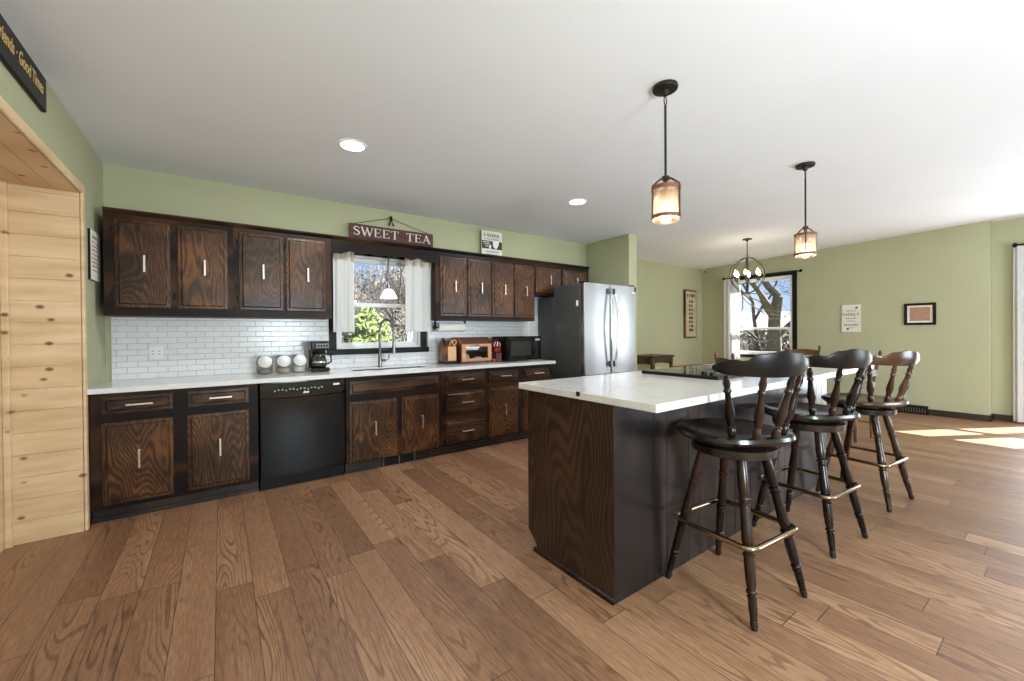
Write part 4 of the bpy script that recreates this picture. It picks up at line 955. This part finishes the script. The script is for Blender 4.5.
# ------------------------------------------------------------------ things on the worktop
ZT = .9155
def jar(x, y, fill, label):
    o = (x, y, ZT); t = thing('cookie_jar', label, 'jar', o, 'slant-front glass jars on the worktop')
    n = 28; mb = MB(o)
    prof = [(.048, 0), (.060, .006), (.066, .03), (.068, .07), (.066, .11), (.058, .140), (.040, .158), (.015, .163)]
    mb.skin([[mb.v((x+r*.95*math.cos(2*PI*i/n), y+r*math.sin(2*PI*i/n), ZT+z)) for i in range(n)] for r, z in prof]); mb.build('glass_body', M_JAR, t, smooth=True)
    ax = Vector((-.05, -.92, .40)).normalized(); c = Vector((x, y-.050, ZT+.104))
    mb = MB(o); mb.lathe([(.050, 0), (.059, .004), (.060, .018), (.055, .022)], c, c+ax, seg=32); mb.build('lid_rim', M_GUN, t, smooth=True)
    mb = MB(o); mb.lathe([(.0545, 0), (.052, .004), (.034, .0065), (.014, .009), (.001, .0095)], c+ax*.0222, c+ax*1.0222, seg=32); mb.build('lid', M_LID, t, smooth=True)
    mb = MB(o); hh = .075 if fill is M_FLOUR else .045
    mb.skin([[mb.v((x+r*.93*math.cos(2*PI*i/n), y+r*.97*math.sin(2*PI*i/n), ZT+z)) for i in range(n)] for r, z in ((.044, .006), (.057, .012), (.063, .03), (.064, hh), (.056, hh+.006), (.001, hh+.008))]); mb.build('contents', fill, t, smooth=True)
M_LID = flat('brushed_lid', (.56, .55, .53), .4, .2)
jar(1.045, -.20, M_GREYINK, 'slant-front glass jar with round lid, furthest from the coffee maker')
jar(1.19, -.20, M_COOKIE, 'slant-front glass jar with round lid, middle of the row of three')
jar(1.322, -.20, M_FLOUR, 'glass jar filled with white powder beside the coffee maker')

def coffee_maker():
    x0, x1, y0, y1 = 1.400, 1.556, -.345, -.130; xm = (x0+x1)/2; o = (xm, -.24, ZT); t = thing('coffee_maker', 'black drip coffee maker with glass carafe left of the window', 'coffee maker', o)
    MB(o).box(x0, x1, y0, y1, ZT, ZT+.04).build('base', M_BLACKP, t, bevel=.008)
    MB(o).box(x0+.005, x1-.005, -.195, y1, ZT+.04, ZT+.20).build('column', M_BLACKP, t, bevel=.006)
    b = MB(o).box(x0, x1, y0+.01, y1, ZT+.200, ZT+.285).build('brew_head', M_BLACKP, t, bevel=.010)
    MB(o).box(x0+.045, x1-.006, y0+.006, y0+.0095, ZT+.222, ZT+.262).build('control_panel', M_GREYINK, b, bevel=.002)
    for k in range(4): MB(o).box(x0+.055+.024*k, x0+.072+.024*k, y0+.003, y0+.0058, ZT+.230, ZT+.254).build('button', M_BLACK, b)
    c = Vector((xm+.008, -.27, ZT+.041)); mb = MB(o)
    mb.lathe([(.045, 0), (.060, .012), (.064, .05), (.056, .085), (.042, .11), (.044, .12)], c, seg=24); g = mb.build('carafe', M_JAR, t, smooth=True)
    MB(o).lathe([(.046, .0), (.058, .010), (.060, .035), (.001, .036)], c+Vector((0, 0, .003)), seg=24).build('coffee', M_BLACKP, g, smooth=True)
    MB(o).lathe([(.046, .121), (.046, .135), (.02, .145)], c, seg=24).build('carafe_lid', M_BLACK, g, smooth=True)
    MB(o).lathe([(.065, .045), (.0655, .046), (.0655, .054), (.065, .055)], c, seg=24, caps=False).build('carafe_band', M_CHROME, g, smooth=True)
    MB(o).tube([c+Vector((.042, -.02, .125)), c+Vector((.085, -.05, .12)), c+Vector((.088, -.052, .05)), c+Vector((.060, -.03, .03))], .008, 8).build('carafe_handle', M_BLACK, g, smooth=True)
    MB(o).cyl((x1+.001, -.30, ZT+.02), (x1+.012, -.30, ZT+.02), .012).build('switch', M_BLACK, t)
coffee_maker()

def knife_block():
    x0, x1 = 2.775, 2.905; o = (2.84, -.20, ZT); t = thing('knife_block', 'tan and brown knife block with black handle at the left of the bread box', 'knife block', o)
    mb = MB(o); mb.prism([(-.31, ZT+.03), (-.10, ZT+.03), (-.10, ZT+.20), (-.17, ZT+.27), (-.28, ZT+.20)], lambda a, b, d: (d, a, b), x0, x1); mb.build('block', M_BREAD, t, bevel=.004)
    MB(o).box(x0+.003, x1-.003, -.305, -.105, ZT, ZT+.03).build('base', M_BLACK, t)
    MB(o).box(x0+.015, x1-.012, -.322, -.3125, ZT+.04, ZT+.20).build('front_panel', M_TANW, t, bevel=.003)
    mb = MB(o); mb.tube([(x0-.005, -.27, ZT+.225), (x0-.03, -.30, ZT+.27), (x0-.045, -.315, ZT+.285)], [.012, .016, .013], 10); mb.build('knife_handle', M_BLACK, t, smooth=True)
    for k, (x, m) in enumerate(((x0+.03, M_BREAD), (x0+.055, M_TANW))):
        MB(o).tube([(x, -.27, ZT+.205), (x+.004, -.31, ZT+.255), (x+.005, -.32, ZT+.27)], [.010, .012, .009], 8).build('knife_handle', m, t, smooth=True)
    cx, cz, y = x1-.035, ZT+.245, -.318
    MB(o).tube([(cx+.022*math.cos(a*PI/10), y, cz+.028*math.sin(a*PI/10)) for a in range(20)], .0065, 8, closed=True).build('scissor_loop', M_TANW, t, smooth=True)
    MB(o).cyl((cx, y, cz-.03), (cx-.005, -.30, ZT+.19), .008, seg=8).build('scissor_shank', M_TANW, t)
knife_block()

def bread_box():
    x0, x1 = 2.93, 3.335; yb, yf = -.12, -.36; o = ((x0+x1)/2, -.24, ZT); t = thing('bread_box', 'reddish pine bread box with glass door and sloped roof', 'bread box', o)
    prof = [(yb, ZT+.012), (yf, ZT+.012), (yf, ZT+.225), (yf+.075, ZT+.30), (yb, ZT+.30)]
    for a, b in ((x0, x0+.016), (x1-.016, x1)):
        MB(o).prism(prof, lambda p, q, d: (d, p, q), a, b).build('side_panel', M_BREAD, t, bevel=.002)
    a, b = x0+.017, x1-.017
    MB(o).box(a, b, yf+.002, yb-.002, ZT+.014, ZT+.028).build('bottom_board', M_BREAD, t)
    MB(o).box(a, b, yb-.012, yb-.002, ZT+.029, ZT+.285).build('back_board', M_WALNUT, t)
    MB(o).box(a, b, yf+.08, yb-.002, ZT+.286, ZT+.299).build('top_board', M_ROOF, t)
    MB(o).prism([(yf+.001, ZT+.222), (yf+.014, ZT+.215), (yf+.088, ZT+.285), (yf+.076, ZT+.299)], lambda p, q, d: (d, p, q), a, b).build('sloped_board', M_ROOF, t)
    mb = MB(o); z0, z1 = ZT+.030, ZT+.222; w = .036; y0, y1 = yf-.016, yf-.001
    mb.box(a-.01, a+w, y0, y1, z0, z1); mb.box(b-w, b+.01, y0, y1, z0, z1); mb.box(a+w, b-w, y0, y1, z0, z0+.03); mb.box(a+w, b-w, y0, y1, z1-.03, z1)
    bmesh.ops.remove_doubles(mb.bm, verts=mb.bm.verts, dist=1e-5); d = mb.build('door', wood('pale_pine_door', (.40, .19, .09), (.54, .30, .16), (.66, .41, .24), 'x', 4, .15, .4), t, bevel=.002)
    MB(o).box(a+w, b-w, yf-.010, yf-.006, z0+.03, z1-.03).build('glass_pane', glass('bread_box_glass', (.92, .93, .93), .015), d)
    MB(o).lathe([(.005, 0), (.005, .01), (.011, .016), (.009, .024)], ((x0+x1)/2, y0, z1-.015), ((x0+x1)/2, y0-1, z1-.015), seg=12).build('knob', M_BLACK, d, smooth=True)
    for x in (x0+.03, x1-.03):
        for y in (yf+.03, yb-.03): MB(o).cyl((x, y, ZT), (x, y, ZT+.0135), .014, seg=10).build('foot', M_WALNUT, t)
    return a, b
bread_box()
def bun(x, y, z, r, h, label):
    o = (x, y, z); mb = MB(o); mb.lathe([(r*.75, 0), (r, h*.25), (r*.98, h*.5), (r*.7, h*.85), (r*.25, h)], o, seg=20); b = mb.build('bread_roll', M_COOKIE if r > .04 else M_PAPER, smooth=True)
    tag(b, label, 'bread'); return b
b1 = bun(3.035, -.27, ZT+.0285, .050, .085, 'round pale bread roll inside the bread box on the left')
b2 = bun(3.20, -.27, ZT+.0285, .060, .045, 'flat white bread roll inside the bread box on the right')

def red_jar():
    x, y = 3.445, -.30; o = (x, y, ZT); t = thing('wooden_caddy', 'small orange wooden caddy with dark holes beside the bread box', 'caddy', o)
    mb = MB(o); mb.box(x-.035, x+.04, y-.055, y+.055, ZT, ZT+.012); mb.box(x-.035, x+.04, y-.055, y-.045, ZT+.012, ZT+.105); mb.box(x-.035, x+.04, y+.045, y+.055, ZT+.012, ZT+.105); mb.box(x-.035, x-.025, y-.045, y+.045, ZT+.012, ZT+.105); mb.box(x+.03, x+.04, y-.045, y+.045, ZT+.012, ZT+.105); mb.box(x-.025, x+.03, y-.045, y+.045, ZT+.093, ZT+.105)
    bmesh.ops.remove_doubles(mb.bm, verts=mb.bm.verts, dist=1e-5); mb.build('box', M_BREAD, t, bevel=.002)
    for zz in (ZT+.04, ZT+.08): MB(o).cyl((x+.002, y-.0555, zz), (x+.002, y-.057, zz), .010, seg=12).build('hole', M_BLACK, t)
    MB(o).lathe([(.022, 0), (.026, .01), (.026, .03), (.018, .036)], (x-.06, y-.03, ZT), seg=14).build('cup', M_BREAD, t, smooth=True)
    z = ZT+.1055; o = (x, y, z); t = thing('red_jar', 'dark red lidded jar with pale streaks standing on the wooden caddy', 'jar', o)
    MB(o).lathe([(.035, 0), (.056, .012), (.062, .04), (.058, .065), (.048, .075)], o, seg=22).build('body', M_REDJ, t, smooth=True)
    MB(o).lathe([(.052, .0755), (.066, .078), (.062, .105), (.042, .135), (.015, .150), (.012, .155), (.016, .165), (.004, .174)], o, seg=22).build('lid', M_REDJ, t, smooth=True)
    for a0 in (-2.6, -2.0, -1.4):
        MB(o).tube([(x+r*math.cos(a0+k*.08), y+r*math.sin(a0+k*.08), z+h) for k, (r, h) in enumerate(((.0655, .085), (.063, .10), (.056, .116), (.044, .133)))], .003, 6).build('pale_streak', M_PAPER, t, smooth=True)
red_jar()

def microwave():
    x0, x1, yb, yf = 3.515, 4.035, -.10, -.44; z0, z1 = ZT+.012, ZT+.305; o = ((x0+x1)/2, -.27, ZT); t = thing('microwave', 'black countertop microwave at the fridge end of the worktop', 'microwave', o)
    MB(o).box(x0, x1, yf+.03, yb, z0, z1).build('body', M_BLACKP, t, bevel=.006)
    xd = x1-.115
    d = MB(o).box(x0, xd-.002, yf, yf+.028, z0, z1).build('door', M_BGLOSS, t, bevel=.004)
    MB(o).box(x0+.055, xd-.05, yf-.001, yf+.001, z0+.06, z1-.06).build('window', M_GREYG, d)
    MB(o).box(x0+.012, x0+.024, yf-.012, yf-.0005, z0+.03, z1-.03).build('handle', M_BLACKP, d, bevel=.003)
    p = MB(o).box(xd, x1, yf+.002, yf+.029, z0, z1).build('control_panel', M_BGLOSS, t, bevel=.003)
    MB(o).box(xd+.02, x1-.02, yf, yf+.0018, z1-.055, z1-.03).build('display', M_GREYINK, p)
    for r in range(4):
        for c in range(3): MB(o).box(xd+.02+.027*c, xd+.04+.027*c, yf, yf+.0018, z0+.05+.032*r, z0+.072+.032*r).build('button', M_BLACKP, p)
    for x in (x0+.04, x1-.04):
        for y in (yf+.06, yb-.04): MB(o).cyl((x, y, ZT), (x, y, z0+.001), .012, seg=10).build('foot', M_BLACK, t)
microwave()
def paper_towel():
    y, z = -.20, 1.333; o = (2.88, y, z); t = thing('paper_towel_holder', 'black paper towel holder fixed under the cabinet right of the window', 'holder', o)
    MB(o).cyl((2.69, y, z), (3.07, y, z), .008, seg=10).build('rod', M_BLACK, t)
    for x in (2.695, 3.068): MB(o).box(x-.006, x+.006, y-.02, y+.02, z-.02, 1.4095).build('bracket', M_BLACK, t, bevel=.002)
    MB(o).lathe([(.016, 0), (.024, .006), (.020, .014)], (2.689, y, z), (1.689, y, z), seg=14).build('end_cap', M_BLACK, t, smooth=True)
    n = 32; mb = MB(o); rs = [mb.ring((x, y, z), (1, 0, 0), r, n) for r, x in ((.022, 2.725), (.053, 2.725), (.053, 3.055), (.022, 3.055))]; mb.skin(rs, closed=True); p = mb.build('paper_towel_roll', M_PAPER, smooth=True)
    p.location = o; tag(p, 'white paper towel roll hung under the wall cabinet', 'paper towel')
paper_towel()

# ------------------------------------------------------------------ dining end
def dining_table():
    x0, x1, y0, y1, z = 6.05, 7.75, -2.38, -.95, .76; o = ((x0+x1)/2, (y0+y1)/2, 0); t = thing('dining_table', 'honey oak dining table behind the island under the chandelier', 'table', o)
    MB(o).box(x0, x1, y0, y1, z-.032, z).build('tabletop', M_OAKTAN, t, bevel=.006)
    mb = MB(o); mb.box(x0+.10, x1-.10, y0+.09, y0+.11, z-.12, z-.033); mb.box(x0+.10, x1-.10, y1-.11, y1-.09, z-.12, z-.033); mb.box(x0+.09, x0+.11, y0+.11, y1-.11, z-.12, z-.033); mb.box(x1-.11, x1-.09, y0+.11, y1-.11, z-.12, z-.033)
    bmesh.ops.remove_doubles(mb.bm, verts=mb.bm.verts, dist=1e-5); mb.build('apron', M_OAKTAN, t)
    for x in (x0+.10, x1-.10):
        for y in (y0+.10, y1-.10):
            MB(o).lathe([(.032, 0), (.032, .18), (.038, .2), (.026, .24), (.036, .45), (.024, .8), (.034, .86), (.022, 1)], (x, y, z-.034), (x, y, 0), seg=12).build('leg', M_OAKTAN, t, smooth=True)
dining_table()
def make_chair(label):
    t = thing('dining_chair', label, 'chair', (0, 0, 0), 'wooden ladder-back chairs around the dining table')
    w = .20
    for s in (-1, 1):
        mb = MB(); mb.tube([(s*w, -.20, 0), (s*w, -.19, .42), (s*w*1.02, -.22, .70), (s*w*1.05, -.275, .97)], [.017, .019, .018, .015], 10)
        p = mb.build('back_post', M_WALNUT, t, smooth=True)
        MB().lathe([(.009, 0), (.017, .015), (.019, .03), (.012, .05), (.004, .062)], (s*w*1.05, -.275, .968), seg=12).build('finial', M_WALNUT, p, smooth=True)
        MB().tube([(s*w*1.08, .20, 0), (s*w*1.05, .19, .44)], [.014, .019], 10).build('front_leg', M_OAKTAN, t, smooth=True)
        MB().cyl((s*w*1.02, -.19, .18), (s*w*1.07, .19, .18), .010, seg=8).build('stretcher', M_OAKTAN, t)
    MB().cyl((-w*1.06, .19, .26), (w*1.06, .19, .26), .011, seg=8).build('stretcher', M_OAKTAN, t)
    mb = MB(); pts = [(-.19, -.20), (.19, -.20), (.225, .21), (.20, .235), (-.20, .235), (-.225, .21)]
    mb.prism(pts, lambda a, b, d: (a, b, d), .44, .465); mb.build('seat', M_OAKTAN, t, bevel=.006)
    for z, h in ((.60, .055), (.74, .055), (.87, .075)):
        mb = MB(); n = 10; yy = -.20-.075*(z-.42)/.58-.005; A = []
        for i in range(n+1):
            f = i/n*2-1; x = f*w*1.02; y = yy-.035*(1-f*f)
            zt = z+h+(.02*(1-f*f)); A.append([mb.v((x, y-.006, z)), mb.v((x, y+.006, z)), mb.v((x, y-.006+.0, zt)), mb.v((x, y+.006, zt))])
        A = [[a[0], a[1], a[3], a[2]] for a in A]; mb.skin(A); mb.build('back_slat', M_WALNUT, t, smooth=True)
    return t
ch = make_chair('wooden ladder-back dining chair seen edge-on past the back of the third stool')
ch.location = (6.76, -2.77, 0); ch.rotation_euler = (0, 0, R(-7))
spots = [((5.54, -2.26), R(-129), 'wooden ladder-back dining chair off the island corner, behind the cooktop and nearest stool'),
         ((8.15, -1.80), R(90), 'wooden ladder-back dining chair in front of the dining window')]
for (x, y), rz, lab in spots:
    c = copy_tree(ch); c.location = (x, y, 0); c.rotation_euler = (0, 0, rz); c['label'] = lab
def side_table():
    x0, x1, y0, y1, z = 6.815, 7.42, -.10, .33, .838; o = ((x0+x1)/2, .12, 0); t = thing('side_table', 'dark wooden side table against the far green wall beside the fridge', 'side table', o)
    MB(o).box(x0-.02, x1+.02, y0-.02, y1+.02, z-.035, z).build('tabletop', M_WALNUT, t, bevel=.004)
    for x in (x0, x1-.05):
        for y in (y0, y1-.05): MB(o).box(x, x+.05, y, y+.05, 0, z-.0355).build('leg', M_WALNUT, t, bevel=.003)
    mb = MB(o); mb.box(x0+.05, x1-.05, y0+.01, y0+.03, z-.12, z-.036); mb.box(x0+.05, x1-.05, y1-.03, y1-.01, z-.12, z-.036); mb.box(x0+.01, x0+.03, y0+.05, y1-.05, z-.15, z-.036); mb.box(x1-.03, x1-.01, y0+.05, y1-.05, z-.15, z-.036)
    mb.build('apron', M_WALNUT, t)
side_table()

# ------------------------------------------------------------------ outdoors
M_BARK = flat('grey_bark', (.085, .072, .06), .9, noise=.35, nscale=9); M_TWIG = flat('brown_twig', (.072, .063, .054), .9, noise=.2, nscale=5)
M_LEAF = flat('spring_leaf', (.12, .17, .045), .7, noise=.35, nscale=6); M_DRY = flat('dry_shrub', (.085, .074, .058), .9, noise=.3, nscale=4)
M_GRASS = flat('winter_grass', (.12, .12, .06), .95, noise=.3, nscale=.8)
g = MB().box(-25, 60, .7, 60, -.6, -.5); g.box(9.8, 60, -30, .7, -.6, -.5); go = g.build('ground', M_GRASS); struct(go)
def tree(name, label, base, h, r, depth, seed, spread=.6, group=None, twig=M_TWIG, trunk_frac=.35, lean=(0, 0)):
    rnd = random.Random(seed); x, y = base; o = (x, y, -.5); t = thing(name, label, 'tree', o, group)
    tb = MB(o); bb = MB(o); tips = []
    def grow(p, d, L, rad, lv, mb):
        pts = [p]; n = 4 if lv > 0 else 3
        for i in range(n):
            d = (d+Vector((rnd.uniform(-1, 1), rnd.uniform(-1, 1), rnd.uniform(-.6, .8)))*(.16 if lv == depth else .28)).normalized(); p = p+d*(L/n); pts.append(p)
        mb.tube(pts, [rad*(1-.45*i/n) for i in range(n+1)], 7 if lv > depth-2 else 4)
        if lv == 0: return
        k = rnd.randint(3, 4)
        for i in range(k):
            f = rnd.uniform(.45, 1) if i else 1; q = pts[min(n, max(1, round(f*n)))]
            nd = (d+Vector((rnd.uniform(-1, 1), rnd.uniform(-1, 1), rnd.uniform(-.35, .75)))*spread*1.4).normalized()
            grow(q, nd, L*rnd.uniform(.6, .85), rad*.52*rnd.uniform(.8, 1.1), lv-1, bb)
    grow(Vector((x, y, -.5)), Vector((lean[0], lean[1], 1)).normalized(), h*trunk_frac, r, depth, tb)
    tb.build('trunk', M_BARK, t, smooth=True); bb.build('branches', twig, t, smooth=True); return t
def shrub(label, x, y, w, h, n, mat, seed, z0=-.5, s=.09):
    rnd = random.Random(seed); o = (x, y, z0); t = thing('garden_shrub', label, 'shrub', o); mb = MB(o); tw = MB(o)
    for k in range(9): tw.tube([(x, y, z0), (x+rnd.uniform(-.3, .3)*w, y+rnd.uniform(-.3, .3)*w, z0+h*.5), (x+rnd.uniform(-.6, .6)*w, y+rnd.uniform(-.6, .6)*w, z0+h*rnd.uniform(.6, .95))], [.02, .012, .004], 5)
    tw.build('stems', M_TWIG, t)
    for i in range(n):
        a = rnd.uniform(0, 2*PI); u = rnd.random()**.4; ph = math.acos(rnd.uniform(-.3, 1))
        c = Vector((x+w*.62*u*math.cos(a)*math.sin(ph), y+w*.62*u*math.sin(a)*math.sin(ph), z0+h*.35+h*.62*u*math.cos(ph)))
        d1 = Vector((rnd.uniform(-1, 1), rnd.uniform(-1, 1), rnd.uniform(-1, 1))).normalized(); d2 = d1.orthogonal().normalized(); ss = s*rnd.uniform(.6, 1.3)
        mb.quad(c-d1*ss, c+d2*ss*.5, c+d1*ss, c-d2*ss*.5)
    mb.build('foliage', mat, t); return t
# seen through the kitchen window
shrub('bright green leafy shrub outside the kitchen window', 3.35, 4.6, 1.0, 2.45, 2600, M_LEAF, 1, s=.07)
shrub('low bright green shrub at the sill of the kitchen window', 2.75, 3.0, 1.5, 1.75, 2400, M_LEAF, 2, s=.06)
shrub('dry brown shrub outside the right half of the kitchen window', 5.3, 6.2, 2.6, 2.7, 3600, M_DRY, 3, s=.05)
GT = 'bare trees beyond the kitchen window'
lab = ['bare branching tree behind the green shrub through the kitchen window', 'bare branching tree behind the dry shrub through the kitchen window', 'thin bare tree furthest back through the kitchen window', 'bare tree at the left edge of the kitchen window view']
for i, (x, y, h, r, sd) in enumerate(((3.9, 8.6, 6, .10, 11), (6.6, 9.6, 6, .12, 12), (8.6, 17.0, 9, .2, 13), (5.0, 14.0, 8, .16, 14))):
    tree('bare_tree', lab[i], (x, y), h, r, 6, sd, .8, GT, trunk_frac=.26)
shrub('dense grey thicket at the back of the yard through the kitchen window', 9.5, 24.0, 11.0, 6.5, 6000, M_DRY, 7, s=.16)
# seen through the dining window
tree('large_tree', 'large grey-barked tree close outside the dining window', (15.6, 1.42), 8.5, .27, 6, 21, .85, None, M_BARK, .34)
tree('bare_tree', 'slender bare tree left of the large trunk through the dining window', (17.2, 2.75), 8, .10, 6, 29, .85, None, trunk_frac=.36)
shrub('tangled brown brush below the tree outside the dining window', 18.0, 2.9, 3.0, 1.9, 2600, M_DRY, 5, s=.10)
def shed():
    x, y = 33, 12; o = (x, y, -.5); t = thing('garden_shed', 'pale low building far beyond the dining window', 'building', o)
    MB(o).box(x-4, x+3, y-6, y+6, -.5, 1.3).build('walls', flat('pale_siding', (.34, .34, .33), .8), t)
    MB(o).prism([(x-4.4, 1.3), (x+3.4, 1.3), (x-.5, 2.6)], lambda a, b, d: (a, d, b), y-6.4, y+6.4).build('roof', flat('grey_shingle', (.30, .31, .33), .8), t)
shed()
